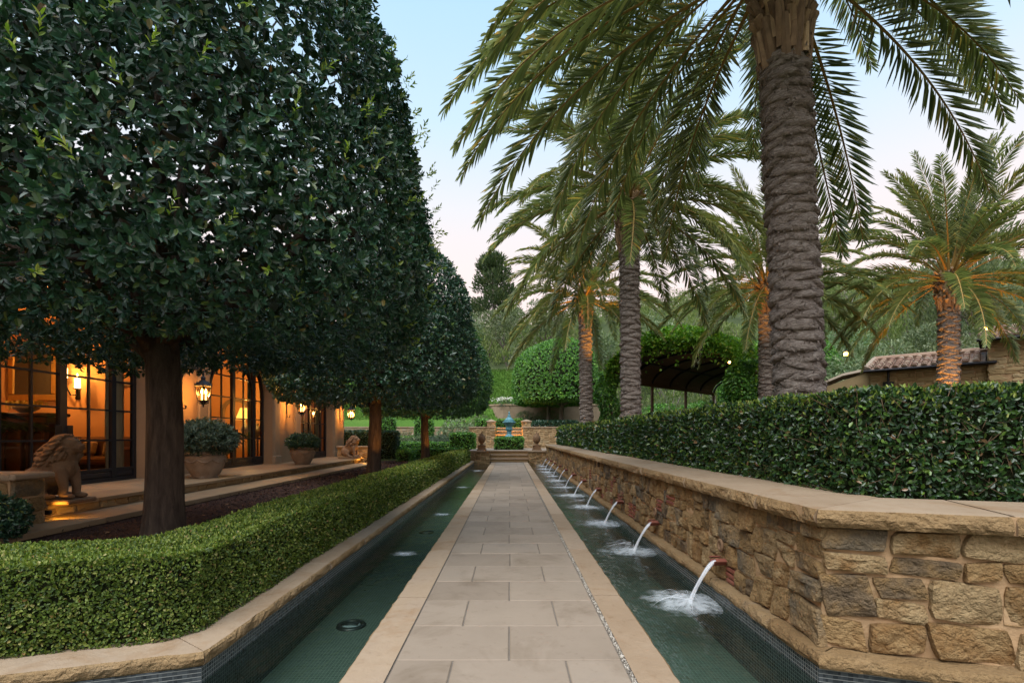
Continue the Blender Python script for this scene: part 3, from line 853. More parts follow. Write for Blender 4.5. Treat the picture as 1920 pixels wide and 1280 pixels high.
pc = [(-.75, 1.02, 0), (.06, 1.02, 0), (.095, 1.016, .008), (.105, .998, .018), (.115, .965, .028), (.112, .935, .028), (.10, .905, .02), (.075, .897, .006), (-.3, .897, 0), (-.75, .9, 0)]
rough_profile(cp, (2.13, 29.5), (2.13, YC+.09), (-1, 0), pc, .04, (1.3, 2.1), joint=.009, mit=(0, .72))
a0 = (2.13-.006, YC+.09)
rough_profile(cp, a0, (a0[0]+6.2*c19, a0[1]-6.2*s19), NR, pc, .025, (.80, 1.0), joint=.012, mit=(.72, 0))
cp.build('coping', [M['coping'], M['roughstone']], wall)
mj = MB()
bumpy_sheet(mj, (2.13, 29.5), (2.13, YC+.12), (-1, 0), .903, 1.0165, .094, .003, .05)
bumpy_sheet(mj, a0, kE, NR, .903, 1.0165, .094, .003, .05)
mj.build('joint_mortar', M['mortar'], wall)
tb.add([(2.03, 29.4, -.6), (2.03, YC, -.6), (2.03, YC, -.014), (2.03, 29.4, -.014)], [(0, 1, 2, 3)])
tb.add([(2.03, YC, -.6), (REND[0], REND[1]+.03, -.6), (REND[0], REND[1]+.03, -.014), (2.03, YC, -.014)], [(0, 1, 2, 3)])
tb.build('mosaic_band', M['bandtile'], wall)

# planting bed behind it
pb = MB()
pb.prism([(2.85, 29.5), (2.85, 3.85), (8.7, 1.85), (40, 1.85), (40, 40), (9, 40)][:4]+[(40, 21), (12, 29.5)], .5, .93)
tag(pb.build('planting_bed', M['mulch']), kind='structure')

# ------------------------------------------------------------------ water spouts
ORD = ['nearest the camera', 'second from the near end', 'third from the near end', 'fourth from the near end', 'fifth from the near end', 'sixth, in the middle of the row',
       'fifth from the far end', 'fourth from the far end', 'third from the far end', 'second from the far end', 'farthest, beside the garden steps']
def make_spout():
    root = thing('water_spout', 'x', 'water spout', (0, 0, 0), 0, 'clay water spouts along the wall')
    b = MB(); b.smooth = True
    # half-round open clay tile pointing to -X
    L0, R0, T = .20, .052, .012
    rows_o = []; rows_i = []
    for i in range(9):
        t = i/8; x = .09 - L0*t; fl = 1 + .22*max(0, t-.6)/.4
        ro, ri = [], []
        for k in range(11):
            a = PI + PI*k/10
            ro.append((x, R0*fl*math.cos(a), R0*math.sin(a)*1.0 - .012*t)); ri.append((x, (R0-T)*fl*math.cos(a), (R0-T)*math.sin(a) - .012*t))
        rows_o.append(ro); rows_i.append(ri)
    b.grid(rows_o); b.grid([list(reversed(r)) for r in rows_i])
    for rows, rev in ((0, 1), (-1, 0)):
        o_, i_ = rows_o[rows], rows_i[rows]
        b.add(o_+i_, [((k, k+1, 12+k, 11+k) if rev else (k+1, k, 11+k, 12+k)) for k in range(10)])
    for s in (0, 10):
        b.grid([[r[s] for r in rows_o], [r[s] for r in rows_i]])
    b.build('clay_tile', M['spout'], root, False)
    for s in (-1, 1):   # flared wings where the tile leaves the wall
        b = MB(); b.cbox((-.055, s*.076, .006), (.10, .056, .014), .004, Matrix.Rotation(-s*.35, 3, 'X'))
        b.build('flared_lip', M['spout'], root, False)
    b = MB(); b.smooth = True
    b.lathe([(.062, 0), (.066, .012), (.05, .02), (.03, .02), (.03, .004)], 16)
    me = b.v; b.v = [(-.022+(-z), x, y+.135) for x, y, z in me]
    b.build('stone_boss', M['statue'], root, False)
    # the water: leaves level, falls .43 m while it travels out
    w = MB(); w.smooth = True
    pts = []; rad = []
    for i in range(15):
        t = i/14
        pts.append((-.10 + .04*(1-t) - .24*t, .006*math.sin(9*t), -.020 - .42*t**1.75)); rad.append(.023 + .003*math.sin(7*t) - .008*t + .006*max(0, t-.8)*5)
    pts = [(.02, 0, -.022)] + pts; rad = [.034] + rad
    for q in range(3):
        o = (q-1)*.016
        w.tube([(p[0]+abs(o)*.5*(i/15), p[1]+o*(1+.5*i/15), p[2]-abs(o)*.3) for i, p in enumerate(pts)], [r*(.78 if q == 1 else .5) for r in rad], 10, False)
    w.build('water_stream', M['stream'], root, False)
    # splash: foam sheet on the surface and thin arcs of spray thrown outwards
    f = MB(); f.smooth = True
    for ring in range(8):
        pass
    n = 40; rr = [0.0001, .05, .12, .2, .3, .4, .5, .6]
    V = []
    for r in rr:
        for k in range(n):
            a = 2*PI*k/n
            V.append((r*math.cos(a)*(1.0 if math.cos(a) < 0 else .45), r*math.sin(a)*.78, .030*math.exp(-(r/.09)**2) + .006*(1+math.sin(5*a+r*30))))
    f.add(V, [(i*n+k, i*n+(k+1) % n, (i+1)*n+(k+1) % n, (i+1)*n+k) for i in range(len(rr)-1) for k in range(n)])
    fo = f.build('splash_foam', M['foam'], root, False); fo.location = (-.335, 0, WZ-.30+.004)
    d = MB(); d.smooth = True
    q = random.Random(5)
    for i in range(26):
        a = PI + q.gauss(0, .9); L = q.uniform(.10, .46); h = q.uniform(.015, .075)
        s0 = q.uniform(.1, .5)
        arc = [(-.335+L*t*math.cos(a)*1.1, L*t*math.sin(a)*.8, WZ-.30+.012+h*4*t*(1-t)) for t in [s0+(1-s0)*z/5 for z in range(6)]]
        rd_ = q.uniform(.0006, .0016)
        d.tube(arc, [rd_*.4, rd_, rd_*1.2, rd_, rd_*.8, rd_*.3], 4, False)
    d.build('spray', M['drop'], root, False)
    return root
sp0 = make_spout()
for i in range(11):
    yy = 4.98 + 2.235*i
    o = sp0 if i == 0 else copy_tree(sp0)
    o.location = (2.08, yy, .30 + rnd.uniform(-.006, .006))
    relabel(o, 'red clay spout pouring water from the wall, ' + ORD[i])
    for ch in o.children:
        if i and ch.name.startswith('splash_foam'): ch.scale = (rnd.uniform(.8, 1.25), rnd.uniform(.75, 1.3), 1); ch.rotation_euler = (0, 0, rnd.uniform(-.5, .5))
        if i and ch.name.startswith('spray'): ch.scale = (1, rnd.choice((-1, 1))*rnd.uniform(.8, 1.15), rnd.uniform(.7, 1.2))
# patches of bubbling water in the left channel, their white highlights painted as foam
bub = [(-1.45, 7.05, .30), (-1.4, 10.6, .32), (-1.5, 16.2, .42), (-1.5, 24.0, .5)]
BL = ['small patch of white bubbles nearest in the left channel', 'small patch of white bubbles beside the second pool light', 'patch of white bubbles midway along the left channel', 'patch of white bubbles at the far end of the left channel']
for i, (x, y_, s) in enumerate(bub):
    f = MB(); f.smooth = True
    n = 30; rr = [0.0001, .1, .2, .3, .42, .55]
    f.add([(r*math.cos(2*PI*k/n), r*math.sin(2*PI*k/n)*.55, .005+.004*math.sin(k*1.7+r*20)) for r in rr for k in range(n)],
          [(a*n+k, a*n+(k+1) % n, (a+1)*n+(k+1) % n, (a+1)*n+k) for a in range(len(rr)-1) for k in range(n)])
    o = f.build('water_bubbles', M['ripple']); o.location = (x, y_, WZ+.003); o.scale = (s*1.6, s*1.6, 1)
    tag(o, BL[i], 'water bubbles', 'bubbling jets in the left channel')
# ------------------------------------------------------------------ hedges
def quad_samples(p00, p10, p11, p01, dens):
    p00, p10, p11, p01 = [np.array(p, float) for p in (p00, p10, p11, p01)]
    nrm = np.cross(p10-p00, p01-p00); ar = np.linalg.norm(nrm); nrm /= max(ar, 1e-9)
    n = int(ar*dens) + (1 if rng.random() < (ar*dens) % 1 else 0)
    u = rng.uniform(0, 1, (n, 1)); v = rng.uniform(0, 1, (n, 1))
    P = p00*(1-u)*(1-v)+p10*u*(1-v)+p11*u*v+p01*(1-u)*v
    return P, np.broadcast_to(nrm, P.shape)
def hedge(name, label, cat_, front, back, z0, z1, leaf, cover, mat, core=None, group=None, near=5.0, faces='ftbe', asp=.5, tips=0.0, twigs=0, rnd_top=.04, maxd=9000):
    """front/back: matching polylines (front face is on the right-hand side when walking front[0]->front[-1]...)"""
    root = thing(name, label, cat_, ((front[0][0]+front[-1][0])/2, (front[0][1]+front[-1][1])/2, z0), 0, group)
    parts = []; tparts = []; tw = []
    quads = []
    for i in range(len(front)-1):
        L = math.hypot(front[i+1][0]-front[i][0], front[i+1][1]-front[i][1])
        m = max(1, int(L/.7))
        for k in range(m):
            t0, t1 = k/m, (k+1)/m
            def lp(a, b, t): return (a[0]+(b[0]-a[0])*t, a[1]+(b[1]-a[1])*t)
            f0, f1 = lp(front[i], front[i+1], t0), lp(front[i], front[i+1], t1)
            b0, b1 = lp(back[i], back[i+1], t0), lp(back[i], back[i+1], t1)
            if 'f' in faces: quads.append(((*f0, z0), (*f1, z0), (*f1, z1), (*f0, z1), 'f'))
            if 't' in faces: quads.append(((*f0, z1), (*f1, z1), (*b1, z1), (*b0, z1), 't'))
            if 'b' in faces: quads.append(((*b1, z0), (*b0, z0), (*b0, z1), (*b1, z1), 'b'))
    if 'e' in faces:
        quads.append(((*back[0], z0), (*front[0], z0), (*front[0], z1), (*back[0], z1), 'e'))
        quads.append(((*front[-1], z0), (*back[-1], z0), (*back[-1], z1), (*front[-1], z1), 'e'))
    for (a, b, c, d, kind) in quads:
        ctr = (np.array(a)+np.array(c))/2
        dist = math.hypot(ctr[0], ctr[1])
        L = leaf*max(1.0, (dist/near)**.8)
        dens = min(maxd, cover/(L*L*asp*.7))
        if kind == 'b': dens *= .45
        P, N = quad_samples(a, b, c, d, dens)
        if not len(P): continue
        n = len(P)
        wob = npn(P, 3.1)*.018 + npn(P, 11)*.010
        # soften the clipped edges
        zt = np.clip((P[:, 2]-(z1-.10))/.10, 0, 1)
        depth = rng.exponential(L*.55, n) - L*.35
        P = P + N*(wob - np.clip(depth, -L*.5, L*2.2))[:, None]
        if kind in 'fbe': P = P - N*(zt**2*rnd_top)[:, None]
        A = N*.40 + rdir(n)*.9 + np.array([0, 0, .22])
        Nn = N*.8 + rdir(n)*.7 + np.array([0, 0, .3])
        LL = L*rng.uniform(.6, 1.25, n)
        if dist < near*1.6: parts.append(leaves6(P, A, Nn, LL, LL*asp))
        else: parts.append(leaves4(P, A, Nn, LL*1.05, LL*asp*1.2))
        if tips and kind in 'tf':
            nt = int(n*tips*(1.0 if kind == 't' else .30))
            idx = rng.integers(0, n, nt)
            if kind == 'f' and nt: idx = rng.choice(n, nt, p=(lambda w_: w_/w_.sum())(np.exp((P[:, 2]-z1)/.06)+1e-4))
            Pt = P[idx] + N[idx]*L*.2
            parts_t = leaves6(Pt, np.array([0, 0, 1.0])+rdir(nt)*.6, rdir(nt), L*rng.uniform(.7, 1.1, nt), L*.36)
            tparts.append(parts_t)
        if twigs and kind == 'f':
            nt = int(twigs*np.linalg.norm(np.array(b)-np.array(a))*(z1-z0)*min(1, (near*1.4/dist)**2))
            if nt:
                u = rng.uniform(0, 1, (nt, 1)); v = rng.uniform(0, .9, (nt, 1))
                Pt = np.array(a)+(np.array(b)-np.array(a))*u+(np.array(d)-np.array(a))*v
                Nq = np.broadcast_to(N[0], Pt.shape)
                Pt = Pt + Nq*rng.uniform(-.04, .02, (nt, 1))
                At = np.array([0, 0, .8])+rdir(nt)*.8
                tw.append(leaves4(Pt, At, Nq, rng.uniform(.08, .26, nt), .006, .1))
    V, F = cat(parts)
    obj_np('foliage', V, F, mat, root)
    if tparts:
        V, F = cat(tparts); obj_np('new_growth', V, F, M['tipleaf'], root)
    if tw:
        V, F = cat(tw); obj_np('twigs', V, F, M['twig'], root)
    # solid dark core: the shade inside the hedge is put into its colour
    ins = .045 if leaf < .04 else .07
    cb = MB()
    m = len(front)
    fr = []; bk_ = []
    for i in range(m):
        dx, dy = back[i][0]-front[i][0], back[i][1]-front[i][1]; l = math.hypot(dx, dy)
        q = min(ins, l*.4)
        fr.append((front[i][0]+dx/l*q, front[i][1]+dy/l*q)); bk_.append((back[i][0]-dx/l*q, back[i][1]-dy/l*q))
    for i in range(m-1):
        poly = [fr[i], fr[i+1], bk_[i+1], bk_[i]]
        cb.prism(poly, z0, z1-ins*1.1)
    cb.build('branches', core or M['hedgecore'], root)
    return root
M['hedgecore'] = groundmat('hedge_branchwork', [(.3, (.010, .014, .006)), (.55, (.022, .030, .012)), (.8, (.05, .045, .025))], 9, 60, 1.0, .04)  # dark colour stands for the shade deep between the leaves

def off(p, nx_, ny_, d): return (p[0]+nx_*d, p[1]+ny_*d)
# left clipped box hedge (front faces the channel)
fA = (-2.27, 28.6); fB = (-2.27, 3.72)
fC = (fB[0]-7*c19, fB[1]-7*s19)
bA = (-2.95, 28.6); bB = (-2.95, 4.25); bC = (bB[0]-6.6*c19, bB[1]-6.6*s19)
# bevel the bend a little
fC = (-2.40-7*c19, 3.53-7*s19); bC = (-3.08-6.6*c19, 4.17-6.6*s19)
front = [fC, (-2.40, 3.53), (-2.26, 3.72), fA]; back = [bC, (-3.08, 4.17), (-2.95, 4.36), bA]
hedge('box_hedge', 'long low clipped box hedge along the left water channel', 'hedge', front, back, .07, .665, .0205, 2.1, M['boxleaf'], near=3.6, asp=.62, maxd=9500, tips=.22)
# right tall laurel hedge on the wall (front faces the channel)
front = [(2.80, 29.3), (2.80, 4.21), (2.80+6*c19, 4.21-6*s19)]
back = [(3.42, 29.3), (3.42, 4.80), (3.0+6.0*c19, 4.80-6*s19)]
hedge('laurel_hedge', 'tall dark glossy clipped hedge standing on the stone wall at right', 'hedge', front, back, .98, 1.865, .040, 2.3, M['laurelleaf'], near=4.2, asp=.52, tips=.22, twigs=120, maxd=4600)
# ------------------------------------------------------------------ bed, terrace and steps on the left
TZ = .405
mb = MB()
mb.prism([(-2.3, 28.9), (-7.3, 28.9), (-7.3, 4.0), (-14, 1.5), (-14, -2.2), (LEND[0], LEND[1]+.35), (-2.3, 3.8)], -.55, .10)
tag(mb.build('mulch_bed', M['mulch']), kind='structure')
n = 22000
cx = rng.uniform(-6.5, -2.9, n); cy = 4.2 + (28-4.2)*rng.uniform(0, 1, n)**1.8
P = np.stack([cx, cy, np.full(n, .100)+rng.uniform(0, .022, n)], 1)
A = rdir(n)*np.array([1, 1, .35]); LL = rng.uniform(.02, .06, n)*np.clip(cy/8, 1, 2)
V, F = leaves4(P, A, np.array([0, 0, 1.0])+rdir(n)*.5, LL, LL*.35)
tag(obj_np('mulch', V, F, M['chip']), 'dark reddish bark mulch chips scattered over the tree bed', 'mulch', kind='stuff')
# a few fallen leaves
n = 60
P = np.stack([rng.uniform(-6, -3.1, n), rng.uniform(4.8, 22, n), np.full(n, .125)], 1)
V, F = leaves6(P, rdir(n)*np.array([1, 1, .2]), np.array([0, 0, 1.0])+rdir(n)*.4, rng.uniform(.06, .10, n), .045, .5)
tag(obj_np('fallen_leaves', V, F, plain('dry_leaf', (.22, .13, .075), .8, .2, 0, 3, .5)), 'scattered dry brown leaves fallen on the dark mulch', 'fallen leaves', kind='stuff')

tr = MB()
def paved(mb, x0, x1, y0, y1, z0, z1, wx, wy, off_=True):
    y = y0; r = 0
    while y < y1-.05:
        yy = min(y+wy*rnd.uniform(.85, 1.15), y1); x = x0; first = True
        while x < x1-.05:
            xx = min(x+wx*(rnd.uniform(.5, .6) if (first and r % 2) else rnd.uniform(.9, 1.1)), x1)
            if x1-xx < .25: xx = x1
            mb.cbox(((x+xx)/2, (y+yy)/2, (z0+z1)/2+rnd.uniform(-.002, .002)), (xx-x-.008, yy-y-.008, z1-z0), .006); x = xx; first = False
        y = yy; r += 1
paved(tr, -9.75, -7.30, -1, 28.5, .34, TZ, .82, 1.25)
terrace = tag(tr.build('terrace', M['flagstone']), kind='structure')
t2 = MB(); t2.box(-10.2, -7.42, -1, 28.4, -.3, .338); t2.build('terrace_base', M['mortar'], terrace)
s = MB(); rz_ = MB()
rubble(rz_, None, (-7.41, 28.4), (-7.41, 0), (1, 0), .205, .336, .42, .13, .016, .014, False, 0)
rz_.build('riser_stones', M['ashlar'], terrace)
y = -1.0
while y < 25.3:
    y2 = min(y+rnd.uniform(1.3, 1.9), 25.3)
    s.cbox((-6.95, (y+y2)/2, .155), (1.0, y2-y-.008, .09), .008); y = y2
s.build('tread', M['flagstone'], terrace)
s = MB(); s.box(-7.4, -6.50, -1, 25.2, -.3, .109); s.build('step_base', M['mortar'], terrace)

# ------------------------------------------------------------------ house
HX = -9.3; HR = -9.68
house = thing('house', 'ochre stucco house with arched steel french doors and stone pilasters', 'house', (-11, 15, 0))
SPR = 3.0; HW = 2.15
BAYS = [4.22, 11.06, 17.9, 24.74]
ZT = 6.5; Y0, Y1 = -2.0, 28.75
w = MB()
def arch_pts(cy, r, z, n=20, r2=None):
    return [(cy + r*math.cos(PI - PI*i/n), z + (r2 or r)*math.sin(PI*i/n)) for i in range(n+1)]
ARH = 1.75
edges = []
prev = Y0
for cy in BAYS:
    a, b = cy-HW, cy+HW
    w.add([(HX, prev, TZ), (HX, a, TZ), (HX, a, ZT), (HX, prev, ZT)], [(0, 3, 2, 1)])
    arc = arch_pts(cy, HW, SPR, 20, ARH)
    for i in range(20):
        (ya, za), (yb, zb) = arc[i], arc[i+1]
        w.add([(HX, ya, za), (HX, yb, zb), (HX, yb, ZT), (HX, ya, ZT)], [(0, 3, 2, 1)])
        w.add([(HX, ya, za), (HX, yb, zb), (HR-.1, yb, zb), (HR-.1, ya, za)], [(0, 1, 2, 3)])
    for yy in (a, b):
        w.add([(HX, yy, TZ), (HX, yy, SPR), (HR-.1, yy, SPR), (HR-.1, yy, TZ)], [(0, 1, 2, 3)])
    prev = b
w.add([(HX, prev, TZ), (HX, Y1, TZ), (HX, Y1, ZT), (HX, prev, ZT)], [(0, 3, 2, 1)])
w.add([(HX, Y1, .1), (-20, Y1, .1), (-20, Y1, ZT), (HX, Y1, ZT)], [(0, 1, 2, 3)])
w.add([(HX, Y0, .1), (-20, Y0, .1), (-20, Y0, ZT), (HX, Y0, ZT)], [(0, 1, 2, 3)])
w.build('wall', M['stucco'], house)
# pilasters / surrounds
for cy in BAYS:
    for sg in (-1, 1):
        p = MB()
        y_ = cy + sg*(HW+.26)
        p.cbox((HX+.045, y_, (TZ+SPR)/2), (.09, .50, SPR-TZ), .012)
        p.cbox((HX+.065, y_, TZ+.16), (.13, .58, .32), .02)
        p.cbox((HX+.07, y_, SPR+.05), (.14, .60, .10), .02)
        p.cbox((HX+.055, y_-sg*.20, (TZ+SPR)/2), (.115, .06, SPR-TZ-.5), .012)
        p.build('pilaster', M['limestone'], house)
    p = MB()
    arc = arch_pts(cy, HW+.02, SPR+.1, 24, ARH-.08); arc2 = arch_pts(cy, HW+.5, SPR+.1, 24, ARH+.36)
    for i in range(24):
        q = [(arc[i]), (arc[i+1]), (arc2[i+1]), (arc2[i])]
        v = [(HX+.08, a, b) for a, b in q]+[(HX-.02, a, b) for a, b in q]
        p.add(v, [(0, 1, 2, 3), (0, 4, 5, 1), (3, 2, 6, 7)])
    p.build('arch_surround', M['limestone'], house)
c = MB(); c.cbox((HX+.12, (Y0+Y1)/2, ZT-.1), (.34, Y1-Y0+.5, .2), .03); c.cbox((HX+.05, (Y0+Y1)/2, ZT-.3), (.2, Y1-Y0+.3, .22), .02)
c.build('cornice', M['limestone'], house)
# tiled roof, low pitch, eaves to the garden
def tile_roof(mb, e0, e1, up, z0, slope_len, rise, pitch=.22, r=.085, course=.38):
    """half round tiles in columns running up from the eave e0-e1 along direction up (xy)"""
    e0 = Vector((*e0, 0)); e1 = Vector((*e1, 0)); d = (e1-e0); L = d.length; d /= L
    upv = Vector((up[0], up[1], 0)).normalized()*math.cos(math.atan2(rise, slope_len)) + Vector((0, 0, rise/slope_len)).normalized()*math.sin(math.atan2(rise, slope_len))
    nrm = d.cross(upv); nrm = nrm if nrm.z > 0 else -nrm
    S = math.hypot(slope_len, rise)
    nc = int(L/pitch); ncou = int(S/course)
    for i in range(nc):
        for j in range(ncou):
            for half in (0, 1):
                o = e0 + Vector((0, 0, z0)) + d*(pitch*(i+.5*half+.25)) + upv*(course*j)
                jit = rnd.uniform(-.006, .006); rr = r*rnd.uniform(.95, 1.05)
                vs = []
                for (t, sc) in ((0, 1.0), (course*1.12, .86)):
                    for k in range(7):
                        a = PI*k/6
                        if half == 0: pt = o + d*(rr*sc*math.cos(a)+jit) + nrm*(rr*sc*math.sin(a)*.85 + .055 + (.022 if t == 0 else 0)) + upv*t
                        else: pt = o + d*(rr*sc*math.cos(a)) + nrm*(.06 - rr*sc*math.sin(a)*.55 + (.02 if t == 0 else 0)) + upv*t
                        vs.append(pt)
                mb.add(vs, [(k, k+1, 8+k, 7+k) for k in range(6)])
                if half == 0:
                    mb.add([v for v in vs[:7]], [tuple(range(7))])
r = MB()
tile_roof(r, (HX+.45, Y0-.4), (HX+.45, Y1+.4), (-1, 0), ZT+.02, 5.5, 2.0, .30, .11, .5)
rf = r.build('roof', M['roof'], house)
r = MB(); r.add([(HX+.42, Y0-.4, ZT+.03), (HX+.42, Y1+.4, ZT+.03), (HX-5.1, Y1+.4, ZT+2.03), (HX-5.1, Y0-.4, ZT+2.03), (-20, Y0-.4, ZT), (-20, Y1+.4, ZT)], [(0, 1, 2, 3), (3, 2, 5, 4)])
r.add([(HX+.42, Y0-.4, ZT), (HX+.42, Y1+.4, ZT), (-20, Y1+.4, ZT), (-20, Y0-.4, ZT)], [(0, 3, 2, 1)])
r.build('eaves', M['darkwood'], rf)
# interior
RX = -15.2
i_ = MB()
i_.box(RX-.1, RX, Y0, Y1-.1, TZ-.1, 5.0)
for yy in (1.0, 15.5, 22.3, 28.55):
    i_.box(RX, HR-.12, yy, yy+.12, TZ, 5.0)
i_.build('interior_wall', M['plaster'], house)
i_ = MB(); i_.box(RX, HR-.12, Y0, Y1-.1, 5.0, 5.1); i_.build('ceiling', M['plaster'], house)
i_ = MB(); i_.box(RX, HR-.1, Y0, Y1-.1, TZ-.08, TZ+.004); i_.build('floor', M['floorwood'], house)
# niche with an arched moulding on the cross walls
for yy, xx in ((15.5, -11.55), (22.3, -11.9)):
    nb = MB()
    for rr, dd in ((.62, .06), (.54, .03)):
        pts = [(xx+rr*math.cos(PI*t/16), yy-dd, 2.5+rr*math.sin(PI*t/16)) for t in range(17)]
        nb.tube([(xx+rr, yy-dd, TZ)]+pts+[(xx-rr, yy-dd, TZ)], .045, 6)
    nb.build('niche_moulding', M['limestone'], house)
# french doors
def bar(mb, a, b, w_, d_):
    """flat bar in the door plane from (y,z) a to b"""
    a = Vector((0, *a)); b = Vector((0, *b)); t = (b-a).normalized(); s_ = Vector((1, 0, 0)).cross(t)
    vs = []
    for p in (a, b):
        for (u, v) in ((-1, -1), (1, -1), (1, 1), (-1, 1)):
            q = p + s_*u*w_/2; vs.append((HR + v*d_/2, q.y, q.z))
    mb.add(vs, [(0, 1, 5, 4), (1, 2, 6, 5), (2, 3, 7, 6), (3, 0, 4, 7), (0, 3, 2, 1), (4, 5, 6, 7)])
def zarch(dy, r=HW-.03, h=ARH-.03):
    return SPR + h*math.sqrt(max(0, 1-(dy/r)**2))
for bi, cy in enumerate(BAYS):
    f = MB()
    for dy, wd, dp in ((-2.11, .09, .10), (-1.42, .13, .09), (0, .17, .10), (1.42, .13, .09), (2.11, .09, .10)):
        bar(f, (cy+dy, TZ), (cy+dy, zarch(dy)-.01), wd, dp)
    for dy in (-.71, .71):
        bar(f, (cy+dy, TZ+.3), (cy+dy, zarch(dy)), .045, .05)
    arc = arch_pts(cy, HW-.04, SPR, 22, ARH-.04)
    for k in range(22): bar(f, arc[k], arc[k+1], .10, .098)
    arc = arch_pts(cy, 1.42, SPR-.15, 18, 1.35)
    for k in range(18): bar(f, arc[k], arc[k+1], .07, .084)
    for z in (1.40, 2.115, 2.83, 3.55, 4.2):
        m_ = HW if z < SPR else HW*math.sqrt(max(0, 1-((z-SPR)/ARH)**2))
        bar(f, (cy-m_+.05, z), (cy+m_-.05, z), .042, .046)
    bar(f, (cy-HW+.05, TZ+.045), (cy+HW-.05, TZ+.045), .09, .12)
    bar(f, (cy-HW+.05, .69), (cy+HW-.05, .69), .07, .075)
    door = f.build('french_door', M['bluedoor'], house)
    p = MB()
    for a, b in ((-2.06, -1.49), (-1.35, -.09), (.09, 1.35), (1.49, 2.06)):
        p.cbox((HR, cy+(a+b)/2, (TZ+.09+.66)/2), (.05, b-a, .66-TZ-.09), .01)
        p.cbox((HR+.03, cy+(a+b)/2, (TZ+.09+.66)/2), (.02, b-a-.12, .10), .008)
    p.build('kick_panel', M['bluedoor'], door)
    g_ = MB()
    arc = arch_pts(cy, HW-.06, SPR, 22, ARH-.06)
    g_.add([(HR, cy-HW+.06, .69), (HR, cy+HW-.06, .69)]+[(HR, a, b) for a, b in reversed(arc)], [tuple(range(25))])
    g_.build('glass', M['glass'], door)
    for sg in (-1, 1):
        h_ = MB()
        h_.cbox((HR+.06, cy+sg*.14, 1.42), (.02, .16, .62), .006)
        h_.tube([(HR+.07, cy+sg*.15, 1.47), (HR+.14, cy+sg*.15, 1.47), (HR+.15, cy+sg*.20, 1.48), (HR+.145, cy+sg*.34, 1.46)], [.016, .014, .014, .010], 8)
        h_.cbox((HR+.08, cy+sg*.15, 1.3), (.03, .05, .08), .006)
        h_.build('handle', M['iron'], door)
    # curtains inside
    for sg in (-1, 1):
        cu = MB(); cu.smooth = True
        P_ = []
        for a in range(25):
            yy = cy + sg*(1.55+.55*a/24)
            P_.append([(HR-.28+.05*math.sin(a*1.9), yy, z) for z in (TZ+.01, 2.0, 4.2)])
        cu.grid(P_)
        tag(cu.build('curtain', M['curtain']), ['', 'long pale curtain inside the nearest french doors, %s side', 'long pale curtain inside the middle french doors, %s side', 'long pale curtain inside the farthest french doors, %s side'][bi] % ('far' if sg > 0 else 'near') if bi else 'long pale curtain inside the doors at the left frame edge', 'curtain', 'curtains inside the french doors')
# lamps inside: real light from the rooms
def point(name, loc, power, col=(1, .52, .17), rad=.06):
    L = bpy.data.lights.new(name, 'POINT'); L.energy = power; L.color = col; L.shadow_soft_size = rad
    o = bpy.data.objects.new(name, L); link(o); o.location = loc; return o
def spot(name, loc, to, power, col=(1, .45, .12), size=60, rad=.05, blend=.6):
    L = bpy.data.lights.new(name, 'SPOT'); L.energy = power; L.color = col; L.shadow_soft_size = rad
    L.spot_size = math.radians(size); L.spot_blend = blend
    o = bpy.data.objects.new(name, L); link(o); o.location = loc
    o.rotation_euler = (Vector(to)-Vector(loc)).to_track_quat('-Z', 'Y').to_euler(); return o
point('room_light', (-12.3, 8.0, 4.3), 38, (1, .40, .10)); point('room_light', (-12.2, 13.4, 4.4), 44, (1, .40, .10))
point('room_light', (-12.2, 19.4, 4.3), 88, (1, .43, .10)); point('room_light', (-12.2, 25.2, 4.2), 36, (1, .40, .10))

# wall sconce, picture, furniture
sc_ = thing('wall_sconce', 'two branched candle sconce lit on the orange wall inside the house', 'sconce', (-13.05, 15.42, 2.9))
b = MB(); b.cbox((-13.05, 15.47, 2.85), (.14, .04, .5), .02)
for dx, dz in ((-.16, .30), (.22, 0)):
    b.tube([(-13.05, 15.44, 2.75), (-13.05+dx*.4, 15.3, 2.62+dz*.3), (-13.05+dx, 15.22, 2.72+dz), (-13.05+dx, 15.2, 2.86+dz)], .022, 8)
    b.lathe([(.02, 0), (.09, .03), (.10, .05)], 12, (-13.05+dx, 15.2, 2.86+dz))
b.build('bracket', M['iron'], sc_)
for dx, dz in ((-.16, .30), (.22, 0)):
    b = MB(); b.lathe([(.075, 0), (.075, .30), (.001, .31)], 12, (-13.05+dx, 15.2, 2.91+dz)); b.build('candle', M['candle'], sc_)
    b = MB(); b.lathe([(.001, .0), (.028, .04), (.001, .14)], 8, (-13.05+dx, 15.2, 3.22+dz)); b.build('flame', M['flame'], sc_)
point('sconce_light', (-13.0, 14.9, 3.3), 45, (1, .42, .10))
pf = thing('gilt_picture', 'large gilt framed picture on the room wall above the console table', 'picture', (-14.35, 15.4, 2.6))
b = MB()
for (x0, x1, z0, z1) in ((-15.1, -13.6, 4.0, 4.2), (-15.1, -13.6, 2.55, 2.75), (-15.1, -14.9, 2.75, 4.0), (-13.8, -13.6, 2.75, 4.0)):
    b.cbox(((x0+x1)/2, 15.43, (z0+z1)/2), (x1-x0, .10, z1-z0), .03)
b.build('frame', M['gold'], pf)
b = MB(); b.box(-14.9, -13.8, 15.41, 15.45, 2.75, 4.0); b.build('canvas', M['canvas'], pf)
ct = thing('console_table', 'carved dark wood console table with arched front inside the near doors', 'console table', (-13.1, 13.6, TZ))
b = MB(); b.cbox((-13.1, 13.6, 2.06), (2.3, .7, .09), .02); b.cbox((-13.1, 13.6, 1.92), (2.15, .6, .16), .02); b.build('tabletop', M['darkwood'], ct)
b = MB()
b.cbox((-13.1, 13.72, 1.15), (2.1, .3, 1.4), .02)
for k in range(4):
    x = -14.05 + k*.63
    b.cbox((x, 13.4, 1.15), (.10, .14, 1.4), .02)
